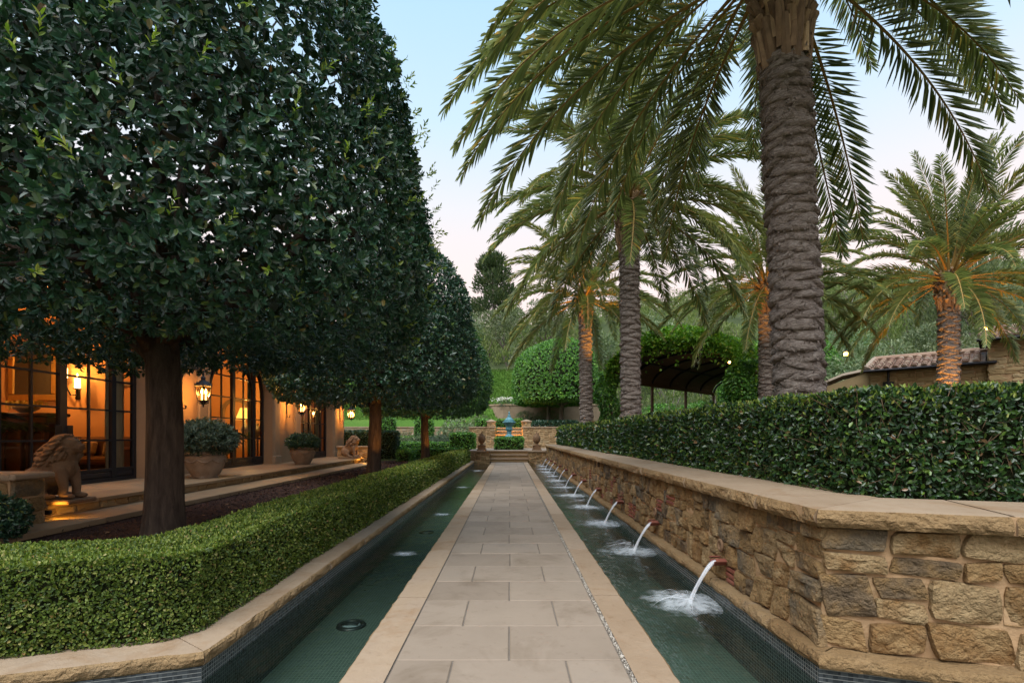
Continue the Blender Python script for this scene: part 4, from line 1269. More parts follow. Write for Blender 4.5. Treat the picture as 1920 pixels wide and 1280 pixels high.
for k in range(3):
    x = -14.05 + k*.63
    b.tube([(x+.07, 13.5, .6), (x+.07, 13.5, 1.4)]+[(x+.315-.245*math.cos(PI*t/8), 13.5, 1.4+.26*math.sin(PI*t/8)) for t in range(9)]+[(x+.56, 13.5, 1.4), (x+.56, 13.5, .6)], .03, 6)
b.cbox((-13.1, 13.5, .47), (2.2, .6, .12), .02)
b.build('carved_front', M['darkwood'], ct)
fb = thing('flower_bowl', 'low bowl of yellow flowers on the console table', 'flowers', (-12.75, 13.5, 2.105))
b = MB(); b.smooth = True; b.lathe([(.10, 0), (.14, .02), (.26, .10), (.30, .15), (.27, .14), (.1, .04), (.0001, .03)], 16, (-12.75, 13.5, 2.106)); b.build('bowl', M['vase'], fb)
n = 260
P = np.stack([-12.75+rng.normal(0, .22, n), 13.5+rng.normal(0, .14, n), 2.24+rng.uniform(0, .14, n)], 1)
V, F = leaves6(P, rdir(n)+np.array([0, 0, .5]), rdir(n), .08, .05); obj_np('blossom', V, F, plain('yellow_blossom', (.55, .45, .08), .6), fb)
tl = thing('table_lamp', 'small lit candle lamp on the console table', 'lamp', (-13.75, 13.45, 2.105))
b = MB(); b.lathe([(.10, 0), (.10, .02), (.03, .04), (.03, .12), (.08, .13)], 12, (-13.75, 13.45, 2.106)); b.build('base', M['iron'], tl)
b = MB(); b.lathe([(.075, .13), (.075, .34), (.0001, .35)], 12, (-13.75, 13.45, 2.106)); b.build('candle', M['candle'], tl)
point('table_light', (-13.75, 13.2, 2.7), 18)
so = thing('sofa', 'brown upholstered sofa facing the doors inside the near room', 'sofa', (-11.9, 14.7, TZ))
b = MB(); b.cbox((-11.9, 14.85, .95), (2.2, .28, 1.05), .09); b.cbox((-12.95, 14.5, .85), (.24, .9, .7), .08); b.cbox((-10.85, 14.5, .85), (.24, .9, .7), .08); b.build('frame', M['fabric'], so)
b = MB(); b.cbox((-12.4, 14.45, .82), (.96, .8, .22), .07); b.cbox((-11.4, 14.45, .82), (.96, .8, .22), .07); b.build('seat_cushion', M['fabric'], so)
b = MB()
for x in (-12.9, -10.9):
    for yy in (14.15, 14.9): b.cbox((x, yy, .45), (.07, .07, .1), .01)
b.build('leg', M['darkwood'], so)
for k, (x, rz, lb) in enumerate(((-12.55, .2, 'patterned cushion at the left end of the sofa'), (-12.0, -.1, 'patterned cushion in the middle of the sofa'), (-11.35, .15, 'patterned cushion at the right end of the sofa'))):
    b = MB(); b.cbox((0, 0, 0), (.46, .16, .42), .07); o = b.build('cushion', M['cushion']); o.location = (x, 14.62, 1.15); o.rotation_euler = (-.25, 0, rz)
    tag(o, lb, 'cushion', 'cushions on the sofa')
# indoor palm in a pot, seen through the near doors
def indoor_palm(loc, lb, h):
    t = thing('potted_palm', lb, 'potted palm', loc)
    b = MB(); b.lathe([(.20, 0), (.26, .3), (.28, .34), (.25, .34), (.001, .30)], 16, loc); b.build('pot', M['vase'], t)
    ps = []
    for k in range(13):
        a = rnd.uniform(0, 2*PI); el = rnd.uniform(.5, 1.4); L = rnd.uniform(.9, 1.5)*h
        pts = []
        for q in range(12):
            s_ = q/11; e = el - 1.3*s_
            pts.append(Vector((math.cos(a)*math.cos(el-.6*s_)*L*s_, math.sin(a)*math.cos(el-.6*s_)*L*s_, L*s_*math.sin(el)-.55*L*s_*s_)))
        for q in range(2, 12):
            for sg in (-1, 1):
                for z in range(2):
                    p = pts[q-1].lerp(pts[q], z*.5); tdir = (pts[q]-pts[q-1]).normalized(); side = tdir.cross(Vector((0, 0, 1))).normalized()*sg
                    ps.append((p+Vector(loc)+Vector((0, 0, .35)), tdir*.7+side+Vector((0, 0, -.25))))
    P = np.array([tuple(a) for a, b in ps]); A = np.array([tuple(b) for a, b in ps])
    V, F = leaves6(P, A, np.array([0, 0, 1.0])+rdir(len(P))*.2, .34*h, .028, .3, .2); obj_np('foliage', V, F, M['treeleaf_in'], t)
indoor_palm((-11.4, 10.55, 1.0), 'dark feathery palm standing behind the near french doors', 1.35)
indoor_palm((-11.0, 17.2, 1.0), 'dark feathery palm standing behind the middle french doors', 1.3)
pd = thing('plant_stand', 'dark wood stand under the palm behind the near doors', 'stand', (-11.4, 10.55, TZ)); b = MB(); b.cbox((-11.4, 10.55, .95), (.6, .6, .08), .02); b.build('top', M['darkwood'], pd)
b = MB(); [b.cbox((-11.4+sx*.22, 10.55+sy*.22, .66), (.06, .06, .5), .01) for sx in (-1, 1) for sy in (-1, 1)]; b.build('leg', M['darkwood'], pd)
pd = thing('plant_stand', 'dark wood stand under the palm behind the middle doors', 'stand', (-11.0, 17.2, TZ)); b = MB(); b.cbox((-11.0, 17.2, .95), (.6, .6, .08), .02); b.build('top', M['darkwood'], pd)
b = MB(); [b.cbox((-11.0+sx*.22, 17.2+sy*.22, .66), (.06, .06, .5), .01) for sx in (-1, 1) for sy in (-1, 1)]; b.build('leg', M['darkwood'], pd)
# middle room: big lit lamp on a table, vase, chairs
tb_ = thing('side_table', 'dark side table carrying the big lamp in the middle room', 'table', (-10.75, 20.6, TZ))
b = MB(); b.cbox((-10.75, 20.6, 1.42), (1.1, .8, .07), .02); b.build('tabletop', M['darkwood'], tb_)
for sx in (-1, 1):
    for sy in (-1, 1):
        b = MB(); b.tube([(-10.75+sx*.45, 20.6+sy*.32, TZ), (-10.75+sx*.45, 20.6+sy*.32, 1.38)], [.03, .045], 8); b.build('leg', M['darkwood'], tb_)
bl = thing('table_lamp', 'big table lamp with glowing conical yellow shade in the middle room', 'lamp', (-10.6, 20.5, 1.456))
b = MB(); b.smooth = True; b.lathe([(.12, 0), (.13, .04), (.07, .08), (.15, .25), (.16, .36), (.06, .5), (.025, .56), (.025, .72)], 18, (-10.6, 20.5, 1.456)); b.build('base', M['vase'], bl)
b = MB(); b.smooth = True; b.lathe([(.34, .70), (.17, 1.16)], 22, (-10.6, 20.5, 1.456), cap=False); b.build('lamp_shade', M['shade'], bl)
point('lamp_light', (-10.6, 20.5, 2.75), 60, (1, .55, .14))
vs_ = thing('vase', 'tall grey glazed vase on the table beside the big lamp', 'vase', (-10.3, 20.85, 1.456))
b = MB(); b.smooth = True; b.lathe([(.09, 0), (.16, .12), (.19, .28), (.12, .42), (.07, .48), (.10, .54)], 18, (-10.3, 20.85, 1.456)); b.build('body', M['vase'], vs_)
for k, (x, yy, rz, lb) in enumerate(((-10.95, 18.6, .4, 'dark wood chair just behind the middle french doors'), (-11.9, 19.4, 2.2, 'dark wood chair farther inside the middle room'))):
    ch = thing('wooden_chair', lb, 'chair', (x, yy, TZ+.01), rz, 'chairs in the middle room')
    b = MB(); b.cbox((0, 0, .46), (.48, .46, .06), .02); b.build('seat', M['fabric'], ch, False)
    b = MB(); b.cbox((0, .22, .98), (.42, .04, .16), .02); [b.tube([(q*.1, .22, .5), (q*.1, .22, .92)], .012, 6) for q in (-1, 0, 1)]; b.build('backrest', M['darkwood'], ch, False)
    for sx in (-1, 1):
        b = MB(); b.tube([(sx*.2, -.2, 0), (sx*.2, -.2, .44)], .025, 6); b.build('leg', M['darkwood'], ch, False)
        b = MB(); b.tube([(sx*.2, .22, 0), (sx*.2, .2, .5), (sx*.21, .25, 1.06)], .025, 6); b.build('leg', M['darkwood'], ch, False)

# ------------------------------------------------------------------ wall lanterns
def make_lantern():
    root = thing('wall_lantern', 'x', 'lantern', (0, 0, 0), 0, 'lit lanterns along the house wall')
    n = 6; zb, zt, rb, rt = -.22, .20, .15, .235
    f = MB()
    P = lambda r, z, k: (r*math.cos(2*PI*k/n), r*math.sin(2*PI*k/n), z)
    for k in range(n):
        f.tube([P(rb, zb, k), P(rt, zt, k)], .011, 6)
        f.tube([P(rb, zb, k), P(rb, zb, k+1)], .012, 6); f.tube([P(rt, zt, k), P(rt, zt, k+1)], .013, 6)
        f.tube([P(rt, zt, k), P(rt*1.1, zt+.08, k)], [.010, .003], 5)
        # scroll feet
        f.tube([P(rb, zb, k), P(rb*1.05, zb-.05, k), P(rb*.55, zb-.09, k), P(.03, zb-.10, k)], .009, 5)
    f.lathe([(rt, zt), (.15, zt+.09), (.07, zt+.15), (.05, zt+.19), (.08, zt+.21), (.03, zt+.26), (.001, zt+.28)], 12)
    f.lathe([(.001, zb-.19), (.022, zb-.17), (.012, zb-.13), (.04, zb-.10), (rb*.95, zb+.005)], 12)
    f.build('frame', M['iron'], root, False)
    for k in range(n):
        g_ = MB(); g_.add([P(rb*.97, zb+.01, k), P(rb*.97, zb+.01, k+1), P(rt*.97, zt-.01, k+1), P(rt*.97, zt-.01, k)], [(0, 1, 2, 3)]); g_.build('pane', M['lampglass'], root, False)
    for k in range(3):
        a = 2*PI*k/3+.4; cx_, cy_ = .06*math.cos(a), .06*math.sin(a)
        b = MB(); b.lathe([(.02, zb+.01), (.02, -.03), (.001, -.025)], 8, (cx_, cy_, 0)); b.build('candle', M['candle'], root, False)
        b = MB(); b.lathe([(.001, -.03), (.030, .0), (.022, .05), (.001, .115)], 8, (cx_, cy_, 0)); b.build('flame', M['flame'], root, False)
    s = MB()
    wx = HX+8.66   # wall is this far behind the lantern centre
    s.tube([(0, 0, zt+.27), (0, 0, zt+.42), (wx*.4, 0, zt+.50), (wx*.8, 0, zt+.42), (wx+.02, 0, zt+.2)], .016, 8)
    s.tube([(wx+.03, 0, zt+.55), (wx+.03, 0, -.35), (wx+.07, 0, -.45), (wx+.14, 0, -.44), (wx+.15, 0, -.37), (wx+.11, 0, -.36)], .018, 8)
    s.cbox((wx+.012, 0, .12), (.024, .09, .85), .008)
    s.build('bracket', M['iron'], root, False)
    return root
lan = make_lantern()
for i, yy in enumerate((14.48, 21.32, 28.0)):
    o = lan if i == 0 else copy_tree(lan)
    o.location = (-8.66, yy, 2.72)
    relabel(o, ['lit iron lantern on the wall nearest the thick tree trunk', 'lit iron lantern on the wall above the smaller planter', 'lit iron lantern at the far corner of the house'][i])
    point('lantern_light', (-8.66, yy, 2.72), 88, (1, .47, .12), .07)
o = copy_tree(lan); o.location = (-8.66, 7.64, 2.72); relabel(o, 'lit iron lantern on the wall beyond the left frame edge'); point('lantern_light', (-8.66, 7.64, 2.72), 88, (1, .47, .12), .07)

# ------------------------------------------------------------------ planters on the terrace
def make_pot(R, H, label, loc):
    t = thing('stone_planter', label, 'planter', loc, 0, 'planters on the terrace')
    b = MB(); b.smooth = True
    b.lathe([(.001, 0), (.60*R, 0), (.60*R, .05*H), (.66*R, .12*H), (.86*R, .40*H), (.97*R, .66*H), (.98*R, .80*H), (.90*R, .90*H)], 32, loc); b.build('body', M['terracotta_pot'], t)
    b = MB(); b.smooth = True
    b.lathe([(.90*R, .89*H), (1.0*R, .92*H), (1.0*R, .985*H), (.95*R, H), (.84*R, .985*H), (.82*R, .86*H), (.001, .84*H)], 32, loc); b.build('rim', M['terracotta_pot'], t)
    b = MB()
    for k in range(9):   # swag relief
        a0 = 2*PI*k/9
        b.tube([(loc[0]+R*(.955+.02)*math.cos(a0+q*.64/6), loc[1]+R*.975*math.sin(a0+q*.64/6), loc[2]+H*(.70-.10*math.sin(PI*q/6))) for q in range(7)], .022, 6)
    b.build('relief', M['terracotta_pot'], t)
    for k in range(5):
        b = MB(); a0 = 2*PI*k/5; b.cbox((loc[0]+.52*R*math.cos(a0), loc[1]+.52*R*math.sin(a0), loc[2]+.02), (.2*R, .2*R, .05), .01)
        b.build('foot', M['terracotta_pot'], t)
    return t
def shrub(name, label, cat_, loc, prof, n, L, mat, per=5, group=None, asp=.32, jitter=.3, stems=True):
    t = thing(name, label, cat_, loc, 0, group)
    P, N = revolve_samples(n, prof)
    P = P*(1 + npn(P, 4.5)[:, None]*.06)
    P = P - N*rng.exponential(jitter*.35, n)[:, None]
    V, F = rosettes(P, N*.8 + rdir(n)*.5 + np.array([0, 0, .35]), per, L, 1.0, asp)
    obj_np('foliage', V, F, mat, t, world=False)
    if stems:
        b = MB()
        zt = max(p[1] for p in prof)
        for k in range(9):
            a = rnd.uniform(0, 6.28); r = rnd.uniform(.3, .8)*max(p[0] for p in prof)
            b.tube([(0, 0, -.12), (r*.4*math.cos(a), r*.4*math.sin(a), zt*.35), (r*math.cos(a), r*math.sin(a), zt*.7)], [.02, .014, .006], 5)
        b.build('stem', M['twig'], t, False)
    return t
make_pot(.50, .68, 'large carved clay planter between the first lantern and the tree trunk', (-8.02, 13.5, TZ+.003))
shrub('planter_shrub', 'rounded grey green shrub growing in the large planter', 'shrub', (-8.02, 13.5, TZ+.62), [(.0, 0), (.50, .02), (.72, .25), (.73, .45), (.60, .68), (.35, .83), (0, .90)], 1500, .10, M['shrubleaf'], 6, 'shrubs in the planters', .28)
make_pot(.46, .66, 'smaller clay planter below the second lantern', (-8.0, 19.8, TZ+.003))
shrub('planter_shrub', 'low dark green shrub growing in the smaller planter', 'shrub', (-8.0, 19.8, TZ+.60), [(.0, 0), (.42, .02), (.56, .18), (.55, .32), (.42, .46), (.2, .55), (0, .58)], 800, .11, M['treeleaf'], 6, 'shrubs in the planters', .35)

# ------------------------------------------------------------------ cheek walls and lions
def cheek(label, x0, x1, y0, y1, z1, zb=.0):
    t = thing('stone_cheek_wall', label, 'low wall', ((x0+x1)/2, (y0+y1)/2, 0), 0, 'low stone walls ending the steps')
    b = MB(); b.box(x0+.03, x1-.03, y0+.03, y1-.03, zb, z1-.09); b.build('mortar_core', M['mortar'], t)
    b = MB()
    rubble(b, None, (x0+.03, y0+.03), (x1-.03, y0+.03), (0, -1), zb+.01, z1-.09, .42, .27, .03, .026, True, 0)
    rubble(b, None, (x1-.03, y0+.03), (x1-.03, y1-.03), (1, 0), zb+.01, z1-.09, .42, .27, .03, .026, True, 0)
    b.build('stonework', M['rock'], t)
    b = MB(); rough_profile(b, (x0, y0), (x1+.02, y0), (0, -1), [(-(y1-y0)-.04, z1, 0), (.03, z1, 0), (.05, z1-.01, .008), (.055, z1-.045, .014), (.03, z1-.09, .006), (-(y1-y0)-.04, z1-.09, 0)], .05, (.9, 1.3))
    b.cbox((x1+.04, (y0+y1)/2, z1-.046), (.10, y1-y0+.06, .085), .02)
    b.build('coping', M['coping'], t)
    return t
cheek('low stone wall beside the near lion at the left edge', -9.2, -6.98, 7.15, 7.75, .965)
cheek('low stone wall behind the far lion at the end of the steps', -8.6, -6.9, 25.45, 26.0, 1.0)

def make_lion():
    root = thing('lion_statue', 'x', 'statue', (0, 0, 0), 0, 'stone lions by the steps')
    for nm, me in (('body', LION_BODY), ('mane', LION_MANE)):
        me.materials.clear(); me.materials.append(M['statue']); me.polygons.foreach_set('use_smooth', [True]*len(me.polygons))
        link(bpy.data.objects.new(nm, me), root)
    b = MB(); b.cbox((-.03, 0, -.035), (1.02, .60, .08), .02); b.build('plinth', M['statue'], root, False)
    return root
lion = make_lion()
lion.location = (-7.42, 8.35, TZ+.076); lion.scale = (.98, .95, .87)
relabel(lion, 'seated stone lion beside the low wall nearest the camera')
l2 = copy_tree(lion); l2.location = (-7.62, 24.6, TZ+.076); l2.rotation_euler = (0, 0, -.25)
relabel(l2, 'seated stone lion at the far end of the terrace steps')
shrub('ball_shrub', 'dark clipped ball shrub against the low wall at left edge', 'shrub', (-6.75, 6.62, .1), [(0, 0), (.30, .06), (.40, .28), (.36, .48), (.2, .62), (0, .68)], 1500, .05, M['treeleaf'], 5, None, .5, .15)
# step lights
def garden_light(loc, label, to, power, size=70, group=None):
    t = thing('garden_light', label, 'garden light', loc, 0, group)
    b = MB(); b.lathe([(.03, 0), (.03, .05), (.055, .06), (.06, .13), (.05, .135), (.045, .09), (.001, .085)], 14, loc); b.build('housing', M['iron'], t)
    b = MB(); b.lathe([(.001, .118), (.042, .12)], 12, loc); b.build('lens', M['goldbulb'], t)
    return spot('garden_spot', (loc[0], loc[1], loc[2]+.16), to, power, (1, .42, .08), size)
GL = 'lit garden lights set in the planting'
garden_light((-7.0, 24.9, TZ-.2+.01), 'glowing light at the far end of the steps beside the lion', (-7.7, 24.6, .9), 14, 120, GL)
point('step_light', (-7.0, 24.75, .42), 5, (1, .45, .06), .03)
b = MB(); b.cbox((-7.1, 7.84, .33), (.16, .05, .07), .01)
sl = thing('step_light', 'small recessed step light under the near lion', 'step light', (-7.1, 7.84, .3)); b.build('housing', M['iron'], sl)
b = MB(); b.cbox((-7.1, 7.868, .325), (.12, .006, .035), .001); b.build('lens', M['goldbulb'], sl)
spot('step_spot', (-7.1, 7.90, .37), (-6.95, 8.6, .2), 9, (1, .45, .05), 120, .02)
# ------------------------------------------------------------------ clipped dome trees on the left
def limb(mb, a, b, r0, r1, wob=.12, n=7, k=8):
    a = Vector(a); b = Vector(b); s = rnd.uniform(0, 50)
    L = (b-a).length
    pts = []
    for i in range(n):
        t = i/(n-1); p = a.lerp(b, t)
        w = wob*L*math.sin(PI*t)*.8
        pts.append(p + Vector((nz(s+t*2.1, 0, 0), nz(0, s+t*2.1, 0), nz(0, 0, s+t*2.1)))*w)
    mb.tube(pts, [r0+(r1-r0)*i/(n-1) for i in range(n)], k)
    return pts
def trunk_tube(mb, H, r0, r1, flare=.35, n=24, seed=0.0):
    rows = []
    m = 26
    for i in range(m+1):
        t = i/m; z = H*t
        r = (r0+(r1-r0)*t)*(1+flare*math.exp(-z/.16))
        rows.append([( r*(1+.07*nz(math.cos(2*PI*k/n)*1.6+seed, math.sin(2*PI*k/n)*1.6, z*.8)+.035*nz(math.cos(2*PI*k/n)*6, math.sin(2*PI*k/n)*6+seed, z*1.5))*math.cos(2*PI*k/n) + .03*math.sin(z*1.1+seed),
                       r*(1+.07*nz(math.cos(2*PI*k/n)*1.6+seed, math.sin(2*PI*k/n)*1.6, z*.8)+.035*nz(math.cos(2*PI*k/n)*6, math.sin(2*PI*k/n)*6+seed, z*1.5))*math.sin(2*PI*k/n), z) for k in range(n)])
    vs = [p for r in rows for p in r]
    mb.add(vs, [(i*n+k, i*n+(k+1) % n, (i+1)*n+(k+1) % n, (i+1)*n+k) for i in range(m) for k in range(n)])
DOME = [(0, 2.66), (1.2, 2.60), (2.5, 2.56), (3.0, 2.66), (3.28, 3.0), (3.38, 3.7), (3.40, 4.5), (3.22, 5.5), (2.80, 6.5), (2.22, 7.35), (1.5, 8.05), (.75, 8.5), (0, 8.65)]
def dome_crown(nclu, L, per, thin, bottom=.45):
    P, N = revolve_samples(nclu, DOME)
    keep = np.ones(nclu, bool)
    low = N[:, 2] < -.7
    keep &= ~(low & (rng.uniform(0, 1, nclu) > bottom))
    # patches where the clipped shell is thin
    v = npn(P, .85, 1)+.6*npn(P, 2.0, 2)
    keep &= ~((v > .60) & (rng.uniform(0, 1, nclu) < thin) & (P[:, 2] > 3.0))
    P, N = P[keep], N[keep]
    n = len(P)
    bumpy = npn(P, 1.3)*.09 + npn(P, 3.7, 3)*.06
    dep = rng.exponential(.20, n)
    P = P + N*(bumpy-np.minimum(dep, .9)+.05)[:, None]
    D = N*.9 + rdir(n)*.55 + np.array([0, 0, .15])
    return rosettes(P, D, per, L, 1.05, .50, .30, .8)
def dome_tree(loc, label, big):
    t = thing('clipped_tree', label, 'tree', loc, 0, 'clipped dome trees along the house')
    b = MB(); b.smooth = True
    trunk_tube(b, 2.75, .235, .185, .35, 28, loc[1])
    b.build('trunk', M['bark'], t, False)
    b = MB(); b.smooth = True
    for k in range(11):
        a = 2*PI*k/11+rnd.uniform(-.2, .2); up = rnd.uniform(.1, .9)
        z0 = rnd.uniform(2.35, 2.7)
        end = (math.cos(a)*2.9, math.sin(a)*2.9, 2.5+up*4.6) if k % 3 else (math.cos(a)*1.3, math.sin(a)*1.3, 8.0)
        pts = limb(b, (math.cos(a)*.10, math.sin(a)*.10, z0), end, .095, .02, .16, 8)
        for q in (3, 4, 5, 6):
            e = pts[q] + Vector((rnd.gauss(0, .8), rnd.gauss(0, .8), rnd.uniform(-.2, .9)))
            limb(b, pts[q], e, .03, .008, .2, 5, 5)
    b.build('branches', M['bark'], t, False)
    return t
T1 = dome_tree((-4.5, 6.64, .08), 'huge dark clipped tree with thick trunk nearest the camera', True)
V, F = dome_crown(23500, .086, 7, .88)
V2, F2 = None, None
# oversized dark leaves fill the inside, crown shade put into their colour
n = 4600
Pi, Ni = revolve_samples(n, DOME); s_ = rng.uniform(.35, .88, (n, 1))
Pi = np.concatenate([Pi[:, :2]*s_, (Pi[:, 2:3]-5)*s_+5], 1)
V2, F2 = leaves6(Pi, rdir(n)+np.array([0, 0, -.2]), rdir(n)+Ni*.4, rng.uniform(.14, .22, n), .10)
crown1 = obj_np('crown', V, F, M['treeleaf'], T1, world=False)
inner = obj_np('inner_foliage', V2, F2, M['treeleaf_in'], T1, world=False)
# sprays of new shoots standing proud of the clipped face
n = 420
P, N = revolve_samples(n, DOME[3:])
Vs, Fs = rosettes(P+N*.10, N+rdir(n)*.5+np.array([0, 0, .7]), 8, .07, .7, .34, .2, 2.2)
obj_np('new_shoots', Vs, Fs, M['tipleaf'], T1, world=False)
Vc, Fc = dome_crown(11000, .125, 6, .45)
for i, (yy, lb) in enumerate(((17.1, 'dark clipped dome tree with orange lit trunk, second along the house'), (27.3, 'clipped dome tree with forked orange lit trunk farthest along the house'))):
    t = dome_tree((-4.5, yy, .08), lb, False)
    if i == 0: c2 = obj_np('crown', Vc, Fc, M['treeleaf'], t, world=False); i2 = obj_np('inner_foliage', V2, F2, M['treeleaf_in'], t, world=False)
    else:
        c = c2.copy(); link(c, t); c.rotation_euler = (0, 0, 2.1); c.data = c.data.copy(); c.data.materials[0] = M['treeleaf_far']
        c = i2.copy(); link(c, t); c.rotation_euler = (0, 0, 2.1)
GL2 = 'lit garden lights set in the planting'
garden_light((-3.75, 16.2, .1), 'glowing garden light hidden at the foot of the second clipped tree', (-4.4, 17.0, 2.3), 60, 60, GL2)
garden_light((-3.7, 26.6, .1), 'glowing garden light at the foot of the farthest clipped tree', (-4.45, 27.2, 2.3), 75, 60, GL2)
garden_light((-5.3, 5.6, .1), 'garden light behind the low hedge under the nearest clipped tree', (-4.7, 6.5, 2.6), 7, 60, GL2)

# ------------------------------------------------------------------ date palms
def frond_mesh(e0, L, droop, seed, twist=0.0, npair=104):
    q = random.Random(seed)
    r_ = np.random.default_rng(seed)
    m = 22
    p = Vector((.12, 0, 0)); pts = [p.copy()]; els = []
    side = q.uniform(-.22, .22)
    for i in range(m):
        s = (i+.5)/m
        el = max(e0 - droop*s**1.25, -1.5)
        az = side*s*s
        els.append(el)
        d = Vector((math.cos(el)*math.cos(az), math.cos(el)*math.sin(az), math.sin(el)))
        p = p + d*L/m; pts.append(p.copy())
    b = MB(); b.smooth = True
    b.tube(pts, [.030*(1-.86*(i/m)**.7)+.003 + (.028*(1-i/2.5) if i < 2.5 else 0) for i in range(m+1)], 6, True, .6)
    Vr = np.array(b.v); Fr = [f for f in b.f if len(f) == 4]
    Ps, As, Ns, Ls, Ws = [], [], [], [], []
    for k in range(npair):
        s = .13 + .87*(k+.5)/npair
        for sg in (-1, 1):
            ss = min(max(s + q.uniform(-.006, .006), 0), .999)
            f = ss*m; i = int(f); pt = pts[i].lerp(pts[i+1], f-i)
            t = (pts[i+1]-pts[i]).normalized()
            sd = t.cross(Vector((0, 0, 1)))
            sd = sd.normalized() if sd.length > .05 else Vector((0, 1, 0))
            upv = sd.cross(t).normalized()
            if upv.z < 0 and abs(t.z) < .9: upv = -upv
            ang = math.radians(62 - 36*s + q.gauss(0, 5))
            v = math.radians(q.choice((14, 34, 48)) + q.gauss(0, 6))*(1-.35*s)
            out = sd*sg*math.cos(v) + upv*math.sin(v)
            A = t*math.cos(ang) + out*math.sin(ang) + Vector((0, 0, -.10))
            ln = (.25 + .29*math.sin(PI*min(1, (s-.05)*1.05))**.8)*q.uniform(.88, 1.1)*(1 if s < .9 else .8)
            if s < .20: ln *= .45
            Ps.append(tuple(pt)); As.append(tuple(A)); Ns.append(tuple(upv*math.cos(v) - sd*sg*math.sin(v))); Ls.append(ln); Ws.append(.031 if s > .2 else .012)
    V, F = leaves6(np.array(Ps), np.array(As), np.array(Ns), np.array(Ls), np.array(Ws), .30, .16)
    n0 = len(Vr)
    Vall = np.concatenate([Vr, V]); Fall = np.concatenate([np.array(Fr), F+n0])
    fm = np.concatenate([np.ones(len(Fr), int), np.zeros(len(F), int)])
    return np_mesh('frond', Vall, Fall, [M['frond'], M['rachis']], fm, False)
FRONDS = []
for i, (e, dr) in enumerate(((1.48, .45), (1.30, .75), (1.08, 1.05), (.88, 1.2), (.66, 1.2), (.44, 1.15), (.22, 1.05), (-.02, .9), (-.30, .75))):
    FRONDS.append([frond_mesh(e, 4.7, dr, 10+i), frond_mesh(e-.08, 4.5, dr*1.08, 40+i)])
def palm_trunk(mb, H, r0, r1, nseg=40, row=.125, na=14, seed=1):
    """core column with the old leaf scars as overlapping tilted lens-shaped welts"""
    q = random.Random(seed)
    m = int(H/.1)
    rr_ = lambda z: (r0+(r1-r0)*z/H)*(1+.20*math.exp(-z/.25))
    vs = [(rr_(H*i/m)*math.cos(2*PI*k/nseg), rr_(H*i/m)*math.sin(2*PI*k/nseg), H*i/m) for i in range(m+1) for k in range(nseg)]
    mb.add(vs, [(i*nseg+k, i*nseg+(k+1) % nseg, (i+1)*nseg+(k+1) % nseg, (i+1)*nseg+k) for i in range(m) for k in range(nseg)])
    z = .02; j = 0
    # cross-section of a welt: tucks in at the top, hangs over at the lower rim
    cs = [(1.05, -.01), (.72, .45), (.30, .80), (-.10, 1.0), (-.48, .98), (-.72, .66), (-.80, .05)]
    while z < H-.05:
        a0 = j*PI/3 + q.uniform(-.18, .18)
        tl = q.uniform(.05, .17)*(1 if j % 2 else -1)
        for c in range(3):
            ac = a0+c*2*PI/3+q.uniform(-.12, .12); half = q.uniform(1.10, 1.36)
            hh = row*q.uniform(.62, .80); dp = q.uniform(.045, .078); zz = z+q.uniform(-.02, .02); t2 = tl+q.uniform(-.06, .06); sd = q.uniform(0, 50)
            rows = []
            for i in range(na+1):
                s = -1+2*i/na; a = ac+half*s
                w = max(0.0, 1-abs(s)**2.2)**.75
                zc = zz+t2*s*.5 - .05*(1-s*s)*.6
                R_ = []
                for (dz, o) in cs:
                    e = 1+.40*nz(sd+s*2.2, dz*1.5, sd)+.36*nz(sd+s*7, dz*3, 2.0)+.26*nz(sd+s*17, dz*6, 5.0)
                    r = rr_(max(0, min(H, zc))) - .012 + dp*o*w*e
                    zq = zc+hh*dz*(.25+.75*w)+.008*nz(s*6+sd, dz*3, 5)
                    R_.append((r*math.cos(a), r*math.sin(a), zq))
                rows.append(R_)
            mb.grid(rows)
        z += row*q.uniform(.88, 1.1); j += 1
    # torn fibres and chips of the old leaf bases
    for i in range(int(H*420)):
        a = q.uniform(0, 2*PI); zz = q.uniform(.05, H-.05); r = rr_(zz)+q.uniform(.012, .05)
        o = Vector((math.cos(a), math.sin(a), 0)); sd = Vector((-o.y, o.x, 0)); p = o*r+Vector((0, 0, zz))
        L = q.uniform(.02, .075); w = q.uniform(.006, .02)
        d = (o*q.uniform(.15, .7)+Vector((0, 0, q.choice((1, 1, -.6))))+sd*q.uniform(-.6, .6)).normalized()
        mb.add([p-sd*w, p+sd*w, p+d*L+o*.004, p+d*L*.5-sd*w*.9+o*.006], [(0, 1, 2, 3)])
